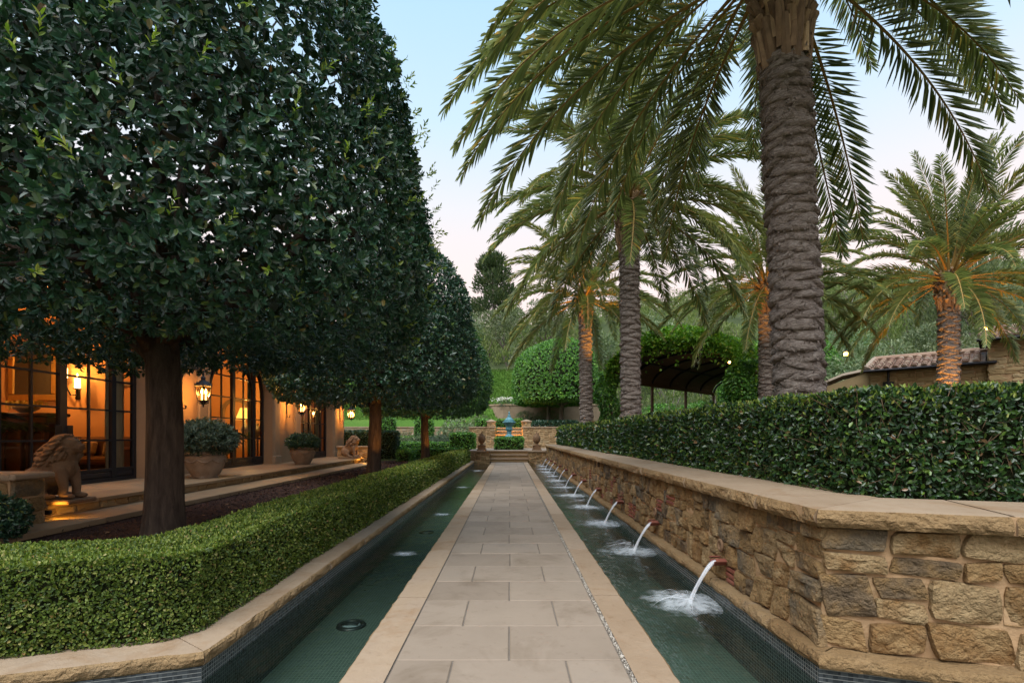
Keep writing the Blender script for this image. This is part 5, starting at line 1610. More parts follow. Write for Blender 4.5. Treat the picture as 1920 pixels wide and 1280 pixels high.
def boots(mb, z0, z1, r0, r1, n, seed):
    q = random.Random(seed)
    for i in range(n):
        t = i/n; z = z0+(z1-z0)*t; a = i*2.39996+q.uniform(-.12, .12)
        r = r0+(r1-r0)*t
        sk = t < .24
        L = (.40 if sk else .19)*q.uniform(.6, 1.25); w0 = (.070 if sk else .066)*q.uniform(.7, 1.25); w1 = w0*(.55 if sk else .75); th = .034 if sk else .03
        tilt = (.12 + .35*t if sk else .55 + .3*t) + q.uniform(-.10, .16)
        out = Vector((math.cos(a), math.sin(a), 0)); sd = Vector((-math.sin(a), math.cos(a), 0))
        d = Vector((0, 0, 1))*math.cos(tilt)+out*math.sin(tilt)
        b0 = out*(r-.03)+Vector((0, 0, z)); nn = sd.cross(d)
        nn = nn if nn.dot(out) > 0 else -nn
        vs = []
        for (s, w, tt) in ((0, w0, th*1.4), (.55, w0*.72, th*1.2), (1, w1, th)):
            c = b0+d*L*s
            vs += [c-sd*w-nn*tt, c+sd*w-nn*tt, c+sd*w*.75+nn*tt, c+nn*tt*1.5, c-sd*w*.75+nn*tt]
        mb.add(vs, [(k, (k+1) % 5, 5+(k+1) % 5, 5+k) for k in range(5)]+[(5+k, 5+(k+1) % 5, 10+(k+1) % 5, 10+k) for k in range(5)]+[(10, 11, 12, 13, 14)])
_tr = {}
def make_palm(loc, label, H, r, tilt=(0, 0), n=52, seed=1, scale=1.0, skip=None, bootlen=2.0, ups=1.0, detail=True, near=False):
    root = thing('date_palm', label, 'palm tree', loc, 0, 'date palms')
    root.rotation_euler = (tilt[0], tilt[1], 0)
    Ht = H-bootlen*.65
    b = MB(); b.smooth = True
    palm_trunk(b, Ht, r*.96, r*.90, 40, .125, 30 if near else 12, seed)
    b.build('trunk', M['palmbark'], root, False)
    b = MB()
    b.lathe([(r*.86, Ht-.3), (r*.90, Ht+.3), (r*1.05, H-.5), (r*1.05, H-.1), (r*.8, H+.25), (.05, H+.45)], 20)
    boots(b, Ht-.22, H+.1, r*.93, r*1.22, int(78*bootlen), seed)
    b.build('leaf_bases', M['boot'], root, False)
    q = random.Random(seed*7+1)
    for i in range(n):
        t = (i+.5)/n
        k = min(8, int(9*t**ups))
        az = i*2.39996 + q.uniform(-.25, .25)
        if skip and skip(az % (2*PI), k): continue
        me = FRONDS[k][q.randrange(2)]
        o = bpy.data.objects.new('frond', me); link(o, root)
        zz = H + .35 - .62*t
        rr = r*(.15+.75*t)
        o.location = (rr*math.cos(az), rr*math.sin(az), zz)
        s = scale*q.uniform(.9, 1.08)
        o.scale = (s, s, s)
        o.rotation_euler = (q.uniform(-.10, .10), q.uniform(-.10, .10), az)
    return root
p1 = make_palm((3.80, 6.62, .90), 'tall date palm with thick scaly trunk nearest the camera, behind the tall hedge', 7.0, .285, (0, -.046), 80, 3, .97, None, 2.3, .60, True, True)
p2 = make_palm((3.62, 15.2, .90), 'tall date palm with drooping fronds, second in the row beside the channel', 7.65, .285, (0, -.012), 74, 5, .98, None, 2.2, .85)
p3 = make_palm((3.58, 23.8, .90), 'smaller date palm with orange lit crown at the far end of the row', 7.1, .29, (0, -.012), 66, 9, .95, None, 1.7, .9)
p4 = make_palm((10.3, 20.5, .90), 'date palm standing behind the pergola and the thick near trunk', 6.7, .30, (0, .0), 60, 12, .95, None, 1.8, .95)
p5 = make_palm((15.4, 18.0, .90), 'date palm with golden uplit trunk in front of the stone building', 6.2, .31, (0, .01), 66, 17, .92, None, 1.7, 1.15)
GP = 'lit garden lights set in the planting'
garden_light((14.5, 16.9, .93), 'garden light below the palm beside the stone building', (15.4, 18, 4.5), 700, 60, GP)
garden_light((5.4, 21.3, .93), 'garden light behind the hedge under the smaller palm', (3.4, 23.6, 8.6), 1900, 30, GP)
garden_light((8.0, 17.9, .93), 'garden light below the palm behind the pergola', (10.2, 20.3, 8.2), 800, 28, GP)
# ------------------------------------------------------------------ the garden at the far end of the path
et = MB()
et.prism([(-2.45, 29.62), (-1.12, 29.62), (-1.12, 30.12), (1.08, 30.12), (1.08, 29.62), (9.0, 29.62), (9.0, 36.05), (-2.9, 36.05), (-2.45, 33)], .2, .60)
tag(et.build('garden_terrace', M['mortar']), kind='structure')
et = MB(); paved(et, -2.42, 8.5, 30.13, 36, .58, .65, .9, .8); pv = et.build('flagstones', M['slab'], bpy.data.objects['garden_terrace'])
st_ = thing('garden_steps', 'three low stone steps at the end of the paved path', 'steps', (0, 29.5, 0))
for k in range(3):
    b = MB(); z0 = .215*k
    b.cbox((-.02, 29.36+.36*k+.5, z0+.075), (2.18, 1.0, .15), .01); b.build('riser', M['ashlar'], st_)
    b = MB(); b.cbox((-.56, 29.32+.36*k+.5, z0+.183), (1.09, 1.02, .064), .012); b.cbox((.53, 29.32+.36*k+.5, z0+.183), (1.08, 1.02, .064), .012); b.build('tread', M['coping'], st_)
def stone_wall_piece(name, label, x0, x1, y0, y1, zb, zt, cop=.09, tw=.34, th=.20, over=.04, mat='ashlar', rnd_cop=True, sides=True, group=None):
    t = thing(name, label, 'wall', ((x0+x1)/2, (y0+y1)/2, zb), 0, group)
    b = MB(); b.box(x0+.03, x1-.03, y0+.03, y1-.03, zb, zt-cop+.004); b.build('mortar_core', M['mortar'], t)
    b = MB(); rubble(b, None, (x0, y0+.03), (x1, y0+.03), (0, -1), zb, zt-cop, tw, th, .025, .022, False, 0)
    if sides:
        rubble(b, None, (x0+.03, y1), (x0+.03, y0), (-1, 0), zb, zt-cop, tw, th, .025, .022, False, 0)
        rubble(b, None, (x1-.03, y0), (x1-.03, y1), (1, 0), zb, zt-cop, tw, th, .025, .022, False, 0)
    b.build('stonework', M[mat], t)
    b = MB()
    x = x0-over
    while x < x1+over-.01:
        x2 = min(x+rnd.uniform(.8, 1.3), x1+over)
        if x1+over-x2 < .4: x2 = x1+over
        b.cbox(((x+x2)/2, (y0+y1)/2, zt-cop/2+.002), (x2-x-.008, y1-y0+2*over, cop), .015); x = x2
    b.build('coping', M['coping'], t)
    return t
stone_wall_piece('stone_wall', 'short stone wall left of the far garden steps', -2.40, -1.13, 29.36, 29.85, -.4, .66)
stone_wall_piece('stone_wall', 'short stone wall right of the far garden steps', 1.09, 2.12, 29.36, 29.85, -.4, .66)
stone_wall_piece('stone_wall', 'stone wall behind the left urn, left of the fountain', -2.85, -1.0, 36.0, 36.4, .55, 2.15)
stone_wall_piece('stone_wall', 'stone wall behind the right urn, right of the fountain', .92, 3.9, 36.0, 36.4, .55, 2.15)
def pier(label, x0, x1, y0, zb, zt):
    t = thing('stone_pier', label, 'pier', ((x0+x1)/2, y0+.3, zb), 0, 'stone piers behind the fountain')
    b = MB(); b.box(x0+.02, x1-.02, y0+.02, y0+.6, zb, zt-.13); b.build('core', M['mortar'], t)
    b = MB(); rubble(b, None, (x0, y0+.02), (x1, y0+.02), (0, -1), zb, zt-.13, .26, .16, .02, .02, False, 0)
    rubble(b, None, (x0+.02, y0+.6), (x0+.02, y0), (-1, 0), zb, zt-.13, .26, .16, .02, .02, False, 0); rubble(b, None, (x1-.02, y0), (x1-.02, y0+.6), (1, 0), zb, zt-.13, .26, .16, .02, .02, False, 0)
    b.build('stonework', M['ashlar'], t)
    b = MB(); cx_, cy_ = (x0+x1)/2, y0+.31; w = (x1-x0)/2+.06
    b.cbox((cx_, cy_, zt-.09), (2*w, 2*w, .09), .015)
    b.add([(cx_-w*.9, cy_-w*.9, zt-.045), (cx_+w*.9, cy_-w*.9, zt-.045), (cx_+w*.9, cy_+w*.9, zt-.045), (cx_-w*.9, cy_+w*.9, zt-.045), (cx_, cy_, zt+.08)], [(0, 1, 4), (1, 2, 4), (2, 3, 4), (3, 0, 4)])
    b.build('cap', M['limestone'], t)
pier('stone pier with pale cap left of the turquoise fountain', -1.60, -1.02, 36.45, .6, 2.62)
pier('stone pier with pale cap right of the turquoise fountain', .88, 1.52, 36.45, .6, 2.62)
us = thing('garden_steps', 'warm lit upper steps rising behind the turquoise fountain', 'steps', (-.05, 37, .6))
for k in range(6):
    b = MB(); b.cbox((-.05, 36.25+.3*k+.6, .72+.25*k), (1.84, 1.2, .18), .01); b.build('riser', M['ashlar'], us)
    b = MB(); b.cbox((-.05, 36.21+.3*k+.6, .84+.25*k), (1.86, 1.22, .06), .012); b.build('tread', M['coping'], us)
garden_light((-.75, 35.7, .66), 'small light at the foot of the upper steps, left side', (-.1, 37.0, 1.6), 130, 110, GL2)
garden_light((.68, 35.7, .66), 'small light at the foot of the upper steps, right side', (.1, 37.0, 1.6), 130, 110, GL2)
# fluted urns on pedestals
def urn(loc, label):
    t = thing('fluted_urn', label, 'urn', loc, 0, 'fluted stone urns beside the steps')
    b = MB(); b.cbox((loc[0], loc[1], loc[2]+.04), (.56, .56, .08), .01); b.cbox((loc[0], loc[1], loc[2]+.17), (.46, .46, .20), .015); b.cbox((loc[0], loc[1], loc[2]+.285), (.50, .50, .04), .01); b.build('pedestal', M['statue'], t)
    b = MB(); b.smooth = True
    b.lathe([(.15, .305), (.15, .33), (.08, .36), (.07, .40), (.13, .44, .06), (.205, .54, .12), (.23, .66, .13), (.22, .76, .12), (.17, .87, .08), (.10, .93, .02)], 48, loc, 16); b.build('bowl', M['statue'], t)
    b = MB(); b.smooth = True; b.lathe([(.12, .925), (.13, .945), (.07, .97), (.03, .99), (.045, 1.03), (.02, 1.08), (.001, 1.12)], 16, loc); b.build('finial', M['statue'], t)
urn((-1.64, 30.15, .655), 'fluted stone urn on pedestal left of the far steps')
urn((1.60, 30.15, .655), 'fluted stone urn on pedestal right of the far steps')
# fountain
fo = thing('fountain', 'turquoise tiered urn fountain behind the small square hedge', 'fountain', (-.03, 34, .65))
L3 = (-.03, 34, 0)
b = MB(); b.smooth = True; b.lathe([(.001, .65), (.42, .65), (.42, 1.2), (.34, 1.24), (.34, 1.42), (.36, 1.46), (.30, 1.5), (.16, 1.60), (.13, 1.70), (.17, 1.76), (.13, 1.82)], 24, L3); b.build('base', M['patina'], fo)
b = MB(); b.smooth = True; b.lathe([(.12, 1.80, .0), (.22, 1.88, .08), (.25, 1.98, .1), (.20, 2.10, .08), (.19, 2.14, 0), (.28, 2.22, .06), (.40, 2.34, .1), (.44, 2.40, 0), (.44, 2.44, 0), (.36, 2.46, 0), (.001, 2.45, 0)], 48, L3, 16); b.build('bowl', M['patina'], fo)
b = MB(); b.smooth = True; b.lathe([(.40, 2.44), (.30, 2.50), (.33, 2.56), (.24, 2.62), (.14, 2.72), (.10, 2.80), (.13, 2.84), (.06, 2.9), (.04, 2.98), (.07, 3.03), (.03, 3.09), (.001, 3.16)], 24, L3); b.build('lid', M['patina'], fo)
# clipped hedges
BH = 'clipped hedges of the far garden'
def bhedge(label, x0, x1, y0, y1, z0, z1, leaf=.035, mat='domeleaf', cover=1.7):
    hedge('clipped_hedge', label, 'hedge', [(x0, y0), (x1, y0)], [(x0, y1), (x1, y1)], z0, z1, leaf, cover, M[mat], group=BH, near=8.0, asp=.6)
bhedge('small square clipped hedge in front of the turquoise fountain', -.88, .82, 31.8, 33.1, .65, 1.35)
bhedge('clipped hedge block left of the left stone pier', -2.45, -1.66, 37.2, 38.2, .6, 2.66)
bhedge('clipped hedge at the top of the lit upper steps', -1.0, .95, 38.6, 39.4, 1.9, 2.72)
bhedge('dark clipped hedge right of the right stone pier', 1.7, 5.0, 37.4, 38.3, .6, 2.55, .035, 'treeleaf')
bhedge('rounded bright clipped hedge left of the stone wall', -3.85, -2.32, 33.0, 34.3, .1, 1.62)
bhedge('low clipped parterre hedge in the left garden', -9.5, -2.75, 30.6, 31.2, .0, .72)
bhedge('second low clipped parterre hedge behind the first', -9.5, -3.9, 33.6, 34.2, .1, 1.03)
bhedge('low clipped hedge running beside the tree bed', -6.2, -5.6, 28.2, 30.5, .0, .62)
bhedge('tall dark clipped hedge block behind the far lion', -9.75, -6.75, 30.0, 31.2, .0, 1.75, .035, 'treeleaf')
bhedge('tall dark columnar hedge left of the second tree trunk', -10.6, -9.5, 41.5, 42.6, .9, 2.95)
bhedge('green columnar hedge beside the far tree trunk', -7.6, -6.3, 41.0, 42.2, .9, 2.75)
def bush(label, loc, r, h, n, L, mat, group=None, per=5, name='garden_bush', cat_='bush', asp=.4):
    return shrub(name, label, cat_, loc, [(0, 0), (r*.8, .05*h), (r, .35*h), (r*.9, .65*h), (r*.5, .92*h), (0, h)], n, L, M[mat], per, group, asp, .6)
RB = 'flower bushes of the left garden'
for k, (x, yy, lb) in enumerate(((-8.6, 36.5, 'pale flowering rose bush in the far garden, left end'), (-7.5, 36.8, 'pale flowering rose bush in the far garden, middle'), (-6.4, 36.3, 'pale flowering rose bush beside the far tree trunk'))):
    bush(lb, (x, yy, height(x, yy)), .8, 1.05, 260, .11, 'roseleaf', RB)
bush('spreading grey green bush right of the far tree trunk', (-5.2, 36.6, .6), 1.3, .95, 700, .12, 'shrubleaf', RB, 6, asp=.22)
bush('pale leaved shrub left of the stone wall', (-3.9, 38.6, .8), 1.5, 1.9, 420, .22, 'oliveleaf', RB)
bush('grey green shrub against the upper retaining wall, left', (1.4, 45.6, 2.4), 1.0, 1.3, 420, .16, 'oliveleaf', RB, 6, asp=.2)
bush('grey green shrub against the upper retaining wall, middle', (3.4, 45.6, 2.4), 1.2, 1.4, 420, .16, 'oliveleaf', RB, 6, asp=.2)
bush('low grey shrub at the left end of the upper wall', (-2.6, 45.0, 2.2), 1.0, 1.1, 320, .16, 'oliveleaf', RB, 6, asp=.2)
# low wall on the left and retaining wall behind
stone_wall_piece('stone_wall', 'low pale stone wall below the grass slope at left', -16, -3.3, 44.0, 44.4, .9, 2.30, .10, .5, .28, .04, 'limestone', sides=False)
rw = thing('stone_wall', 'pale curved retaining wall below the dome trees', 'wall', (5, 47, 2.4))
ptsw = [(-1.75, 49.0), (-1.95, 48.2), (-1.8, 47.4), (-1.3, 46.9), (-.6, 46.7), (14, 46.7)]
b = MB()
for (a, c_) in zip(ptsw[:-1], ptsw[1:]):
    d = Vector((c_[0]-a[0], c_[1]-a[1])).normalized()
    nn = (d.y, -d.x)
    b.add([(a[0], a[1], 1.8), (c_[0], c_[1], 1.8), (c_[0], c_[1], 4.28), (a[0], a[1], 4.28)], [(0, 1, 2, 3)])
b.build('face', M['limestone'], rw)
b = MB()
rough_profile(b, (-.6, 46.7), (14, 46.7), (0, -1), [(-.5, 4.40, 0), (.05, 4.40, 0), (.07, 4.34, .01), (.05, 4.26, .01), (-.5, 4.26, 0)], .15, (1, 1.6))
for (a, c_) in zip(ptsw[:-2], ptsw[1:-1]):
    d = Vector((c_[0]-a[0], c_[1]-a[1])).normalized()
    rough_profile(b, a, c_, (d.y, -d.x), [(-.5, 4.40, 0), (.05, 4.40, 0), (.07, 4.34, .01), (.05, 4.26, .01), (-.5, 4.26, 0)], .15, None)
b.build('coping', M['coping'], rw)
wf = bush('clump of white flowers on the upper retaining wall', (-.5, 47.3, 4.1), 1.0, .75, 120, .12, 'shrubleaf', RB)
n = 170
P = np.stack([-.5+rng.normal(0, .55, n), 47.2+rng.normal(0, .25, n), 4.75+rng.uniform(0, .30, n)], 1)
V, F = leaves6(P, rdir(n)+np.array([0, -.4, .5]), rdir(n), .13, .09); obj_np('blossom', V, F, M['petal'], wf)
bw = thing('garden_seat_wall', 'warm lit pale block wall behind the dome tree trunks', 'wall', (5, 50, 4.2))
for k in range(4):
    b = MB(); b.cbox((2.9+k*2.05, 50.5, 4.75), (1.95, .5, 1.3), .03); b.build('block', M['limestone'], bw)
garden_light((2.1, 49.2, 4.75), 'glowing light on the wall under the dome trees', (2.6, 50.2, 5.0), 60, 110, GL2)
point('dome_tree_glow', (2.1, 48.9, 5.0), 30, (1, .45, .08), .05)

# clipped dome trees beyond
DT = 'bright clipped dome trees in the far garden'
def far_dome(loc, R, zb, zt, label, cop=None, n=5200):
    t = thing('dome_tree', label, 'tree', loc, 0, DT)
    b = MB(); b.smooth = True; trunk_tube(b, zb+.5, .20, .15, .3, 14, loc[0])
    for k in range(6):
        a = k*1.05+.3; limb(b, (0, 0, zb-.3), (math.cos(a)*R*.6, math.sin(a)*R*.6, zb+.9), .08, .03, .1, 6, 6)
    b.build('trunk', M['greybark'], t, False)
    H = zt-zb
    prof = [(0, zb), (R*.8, zb-.02), (R*.96, zb+.18), (R, zb+H*.3), (R*.97, zb+H*.5), (R*.86, zb+H*.72), (R*.62, zb+H*.89), (R*.32, zb+H*.975), (0, zt)]
    P, N = revolve_samples(n, prof)
    P = P + N*(npn(P, 1.2)*.06 - np.minimum(rng.exponential(.08, n), .4))[:, None]
    V, F = rosettes(P, N+rdir(n)*.5+np.array([0, 0, .2]), 5, .15, 1.0, .55)
    obj_np('crown', V, F, M['domeleaf'], t, world=False)
    b = MB(); b.smooth = True; b.lathe([(r*.93, zb+(z-zb)*.95+.05) for r, z in prof], 20, cap=False); b.build('inner_branches', M['hedgecore'], t, False)  # solid dark shell, the crown's inner shade painted into its colour
    return t
far_dome((4.05, 39.5, 2.15), 3.1, 1.95, 6.75, 'bright clipped dome tree right of the fountain')
far_dome((3.35, 43.6, 2.35), 3.1, 1.85, 6.95, 'clipped dome tree half hidden behind the bright one')
far_dome((17.6, 36.0, 2.0), 2.7, 1.6, 6.1, 'bright clipped dome tree behind the pergola, left of the pair')
far_dome((21.5, 38.5, 2.6), 3.0, 1.8, 6.4, 'bright clipped dome tree behind the pergola and the near palm trunk')

# ------------------------------------------------------------------ vine covered pergola
pg = thing('pergola', 'arched pergola covered in bright green vines with a small amber bulb', 'pergola', (8, 25, 1.0))
A0 = Vector((5.15, 26.0, 0)); ax = Vector((.70, .714, 0)).normalized(); ex = Vector((.714, -.70, 0)); SP = 6.4; LEN = 12.5; ZS, RISE = 4.35, 1.35
def vault(u, s, lift=0.0):
    """u 0..1 across, s metres along"""
    a = PI*u
    sag = 1.0
    return A0 + ex*(SP*(.5-.5*math.cos(a))) + ax*s + Vector((0, 0, ZS+RISE*math.sin(a)**.9+lift))
b = MB()
b.grid([[tuple(vault(i/20, -0.2+s*LEN/30, 0)) for s in range(31)] for i in range(21)])
b.build('lattice', M['lattice'], pg)
b = MB(); b.smooth = True
for s in range(0, 7):
    b.tube([vault(i/24, s*LEN/6, -.06) for i in range(25)], .07, 6)
for i in (0, 5, 10, 15, 20):
    b.tube([vault(i/20, s*LEN/10, -.05) for s in range(11)], .045, 6)
b.build('ribs', M['iron'], pg)
for s in range(0, 7, 2):
    for u in (0, 1):
        p = vault(u, s*LEN/6); b = MB(); b.tube([(p.x, p.y, .5), (p.x, p.y, ZS)], .09, 8); b.build('post', M['darkwood'], pg)
b = MB()
for u in (0, 1): b.tube([vault(u, s*LEN/10, 0) for s in range(11)], .10, 6)
b.build('beam', M['darkwood'], pg)
parts = []
n = 15000
u = np.arccos(1-2*rng.uniform(0, 1, n))/PI; s = rng.uniform(-.35, LEN+.3, n)
P = np.array([tuple(vault(a, b_, 0)) for a, b_ in zip(u, s)])
hump = np.clip(.50 + .45*npn(P, .55, 2), .10, 1.25)*rng.uniform(.55, 1.0, n)
P[:, 2] += hump
parts.append(leaves6(P, rdir(n)+np.array([0, 0, .25]), np.array([0, 0, .9])+rdir(n)*.7, rng.uniform(.10, .2, n), .11))
# fringe hanging on the open end arch and the near eave
n = 5600
u = rng.uniform(0, 1, n)
P = np.array([tuple(vault(a, rng.normal(-.25, .14), 0)) for a in u]); P[:, 2] += .34 - rng.exponential(.21, n)
parts.append(leaves6(P, rdir(n)+np.array([0, 0, -.5]), rdir(n)+np.array([-.3, -.6, .3]), rng.uniform(.1, .18, n), .10))
n = 3200
P = np.array([tuple(vault(1, x, 0)) for x in rng.uniform(-.2, LEN, n)]); P[:, 2] += .45 - rng.exponential(.28, n); P[:, :2] += rng.normal(0, .14, (n, 2))
parts.append(leaves6(P, rdir(n)+np.array([0, 0, -.5]), rdir(n)+np.array([-.3, -.6, .3]), rng.uniform(.1, .18, n), .10))
V, F = cat(parts); obj_np('vine_roof', V, F, M['vineleaf'], pg)
for (c, r, z1, nn) in (((vault(1, 0).x, vault(1, 0).y), .42, 4.7, 3600), ((vault(0, .0).x-.15, vault(0, 0).y), .45, 4.6, 3200), ((vault(1, 4.2).x, vault(1, 4.2).y), .3, 4.5, 1600)):
    a = rng.uniform(0, 2*PI, nn); z = rng.uniform(.9, z1, nn); rr = r*(1+.35*np.sin(z*3+a))*rng.uniform(.75, 1.1, nn)
    P = np.stack([c[0]+rr*np.cos(a), c[1]+rr*np.sin(a), z], 1)
    V, F = leaves6(P, np.stack([np.cos(a), np.sin(a), -.5+0*a], 1)+rdir(nn)*.6, np.stack([np.cos(a), np.sin(a), .4+0*a], 1)+rdir(nn)*.5, rng.uniform(.1, .18, nn), .10)
    obj_np('vine_column', V, F, M['domeleaf'], pg)
bp = vault(.62, 4.0, -.35)
b = MB(); b.tube([tuple(vault(.62, 4.0, -.05)), (bp.x, bp.y, bp.z)], .012, 5); b.build('bulb_cord', M['iron'], pg)
b = MB(); b.smooth = True; b.sphere((bp.x, bp.y, bp.z-.05), .06, 10, 8); b.build('bulb', M['bulb'], pg)
point('pergola_light', (bp.x, bp.y, bp.z-.2), 3.5, (1, .45, .12), .06)
# hedge and planting seen under the pergola
bush('dark shrub under the pergola roof, left', (9.5, 33, 1.3), 1.6, 2.2, 700, .2, 'domeleaf', RB)
bush('dark shrub under the pergola roof, right', (13.0, 35, 1.6), 1.8, 2.2, 700, .2, 'domeleaf', RB)
bush('dark shrub at the back of the pergola', (16.0, 33.5, 1.6), 1.8, 2.2, 600, .2, 'domeleaf', RB)

# ------------------------------------------------------------------ stone outbuilding at right
B0 = Vector((16.9, 24.0)); wd = Vector((.725, -.688)).normalized(); bk2 = Vector((.688, .725))
sb = thing('stone_building', 'golden stone outbuilding with clay tile roofs at right', 'building', (19, 23, 1))
def wallq(mb, a, b_, z0, z1):
    mb.add([(a.x, a.y, z0), (b_.x, b_.y, z0), (b_.x, b_.y, z1), (a.x, a.y, z1)], [(0, 1, 2, 3)])
def P2(t, d=0): q = B0+wd*t+bk2*d; return q
T0 = 4.05; TE = 14
nf = (-bk2.x, -bk2.y)
w = MB()
wallq(w, P2(0, .05), P2(T0, .05), .5, 4.55); wallq(w, P2(T0, -.25), P2(TE, -.25), .5, 5.45); wallq(w, P2(T0, -.25), P2(T0, 5), .5, 5.45); wallq(w, P2(0, .05), P2(0, 4), .5, 4.6)
w.build('wall', M['mortar'], sb)
w = MB()
def rub2(a, b_, nrm, z0, z1): rubble(w, None, (a.x, a.y), (b_.x, b_.y), nrm, z0, z1, .46, .20, .018, .02, False, 0)
rub2(P2(0, .05), P2(T0, .05), nf, 1.5, 4.5); rub2(P2(T0, -.25), P2(TE, -.25), nf, 1.5, 5.4); rub2(P2(T0, 1.4), P2(T0, -.25), (-wd.x, -wd.y), 3.4, 5.4)
w.build('stonework', M['goldstone'], sb)
r = MB(); e0 = P2(-.15, -.30); e1 = P2(T0-.02, -.30)
tile_roof(r, tuple(e0), tuple(e1), tuple(bk2), 4.52, 2.6, .75, .34, .12, .42)
r.build('roof', M['roof'], sb); r = MB()
e0 = P2(T0-.3, -.65); e1 = P2(TE, -.65)
tile_roof(r, tuple(e0), tuple(e1), tuple(bk2), 5.42, 2.6, .80, .34, .12, .42)
r.build('roof', M['roof'], sb)
r = MB()
for (t0, t1, z, d0) in ((-.15, T0-.02, 4.52, -.30), (T0-.3, TE, 5.42, -.65)):
    a, b_, c, d = P2(t0, d0), P2(t1, d0), P2(t1, d0+2.6), P2(t0, d0+2.6)
    r.add([(a.x, a.y, z), (b_.x, b_.y, z), (c.x, c.y, z+.77), (d.x, d.y, z+.77), (c.x, c.y, z-.04), (d.x, d.y, z-.04)], [(0, 1, 2, 3), (3, 2, 4, 5), (0, 3, 5), (1, 4, 2)])
r.build('roof_deck', M['darkwood'], sb)
r = MB()
for (t0, t1, z, d0) in ((-.2, T0+.25, 4.50, -.36), (T0-.35, TE, 5.40, -.71)):
    a, b_ = P2(t0, d0), P2(t1, d0); r.tube([(a.x, a.y, z), (b_.x, b_.y, z)], .065, 8)
a = P2(.7, -.05); r.tube([(a.x, a.y, 4.5), (a.x, a.y, 4.0)], .05, 8); r.cbox((a.x, a.y, 3.85), (.34, .28, .26), .02)
r.build('gutter', M['iron'], sb)
r = MB(); a = P2(T0-.1, -.45)
ra, rb = P2(-.15, 2.3), P2(T0, 2.3); r.tube([(ra.x, ra.y, 5.36), (rb.x, rb.y, 5.36)], .13, 8)
ra, rb = P2(-.15, -.3), P2(-.15, 2.3); r.tube([(ra.x, ra.y, 4.62), (rb.x, rb.y, 5.36)], .12, 8)
r.build('ridge_tiles', M['roof'], sb)
# sloping parapet at the left of it
pw = thing('parapet_wall', 'sloping stone parapet wall descending left of the outbuilding', 'wall', (15, 25.5, 1))
a, b_ = P2(-.05, .2), P2(-3.6, .2)
r = MB(); r.add([(a.x, a.y, .5), (b_.x, b_.y, .5), (b_.x, b_.y, 3.35), (a.x, a.y, 4.55)]+[(p.x+bk2.x*.4, p.y+bk2.y*.4, z) for p, z in ((a, .5), (b_, .5), (b_, 3.35), (a, 4.55))], [(0, 3, 2, 1), (4, 5, 6, 7), (2, 6, 5, 1)]); r.build('wall', M['goldstone'], pw)
r = MB(); r.tube([(a.x+bk2.x*.2, a.y+bk2.y*.2, 4.6), ((a.x*.7+b_.x*.3)+bk2.x*.2, (a.y*.7+b_.y*.3)+bk2.y*.2, 4.42), ((a.x*.3+b_.x*.7)+bk2.x*.2, (a.y*.3+b_.y*.7)+bk2.y*.2, 3.85), (b_.x+bk2.x*.2, b_.y+bk2.y*.2, 3.2)], .30, 4, True, .5); r.build('coping', M['limestone'], pw)

# ------------------------------------------------------------------ hillside planting
def in_lawn(x, y): return y < 56 and x < 5.5
sp_pts = []
q = random.Random(21)
tries = 0
while len(sp_pts) < 330 and tries < 20000:
    tries += 1
    y = 40 + 60*q.random()**1.2; x = q.uniform(-22, 30+y*.75)
    if in_lawn(x, y) or (x < 9 and y < 47) or (x < 24 and y < 40): continue
    if abs(x/y) > 1.12 and x > 0: continue
    if min([(x-a)**2+(y-b_)**2 for a, b_, r in sp_pts]+[99]) < 2.6: continue
    sp_pts.append((x, y, q.uniform(1.3, 2.6)))
pr = []
tw = MB()
for (x, y, r) in sp_pts:
    n = 430
    h = r*q.uniform(1.1, 1.7)
    z0 = height(x, y)
    d = rdir(n); d[:, 2] = np.abs(d[:, 2])
    rad = rng.uniform(.35, 1.0, n)**.5
    P = np.stack([x+d[:, 0]*r*rad, y+d[:, 1]*r*rad, z0+d[:, 2]*h*rad+.1], 1)
    P += (npn(P, 2.2)*.22)[:, None]*d
    A = d*.6+np.array([0, 0, .8])+rdir(n)*.5
    pr.append(leaves4(P, A, d+rdir(n)*.6, rng.uniform(.22, .5, n), rng.uniform(.08, .17, n)))
    for k in range(4):
        a = q.uniform(0, 6.28); tw.tube([(x, y, z0-.1), (x+r*.3*math.cos(a), y+r*.3*math.sin(a), z0+h*.5), (x+r*.6*math.cos(a), y+r*.6*math.sin(a), z0+h*.95)], [.07, .04, .015], 4)
V, F = cat(pr)
scr = tag(obj_np('hillside_scrub', V, F, M['scrubleaf']), 'dense grey green scrub covering the hillside behind the garden', 'scrub', kind='stuff')
tag(tw.build('scrub_stems', M['greybark'], scr), kind='stuff')
# separate olive trees
def crown_mesh(seed, R, H, n, L, asp, mat):
    r_ = np.random.default_rng(seed)
    nb = 12; parts = []
    for k in range(nb):
        c = np.array([r_.normal(0, R*.45), r_.normal(0, R*.45), r_.uniform(.25, .85)*H]); rb = R*r_.uniform(.32, .55)
        m = n//nb
        d = rdir(m); P = c + d*rb*(r_.uniform(.3, 1, (m, 1))**.5)*np.array([1, 1, .8])
        parts.append(leaves4(P, d*.7+rdir(m)*.7+np.array([0, 0, .3]), d+rdir(m)*.6, L*r_.uniform(.7, 1.3, m), L*asp))
    V, F = cat(parts); return np_mesh('crown', V, F, mat)
OL = [crown_mesh(s, 2.4, 3.8, 2600, .30, .34, M['oliveleaf']) for s in (1, 2, 3)]
tk = []
for s in range(2):
    b = MB(); b.smooth = True; limb(b, (0, 0, -.2), (.15, .1, 1.6), .17, .12, .12)
    for k in range(6):
        a = k*1.1+s; limb(b, (.12, .1, 1.2), (1.3*math.cos(a), 1.3*math.sin(a), 2.6+.3*(k % 3)), .09, .025, .2, 6, 6)
    o = b.build('tmp', M['greybark']); tk.append(o.data); bpy.data.objects.remove(o)
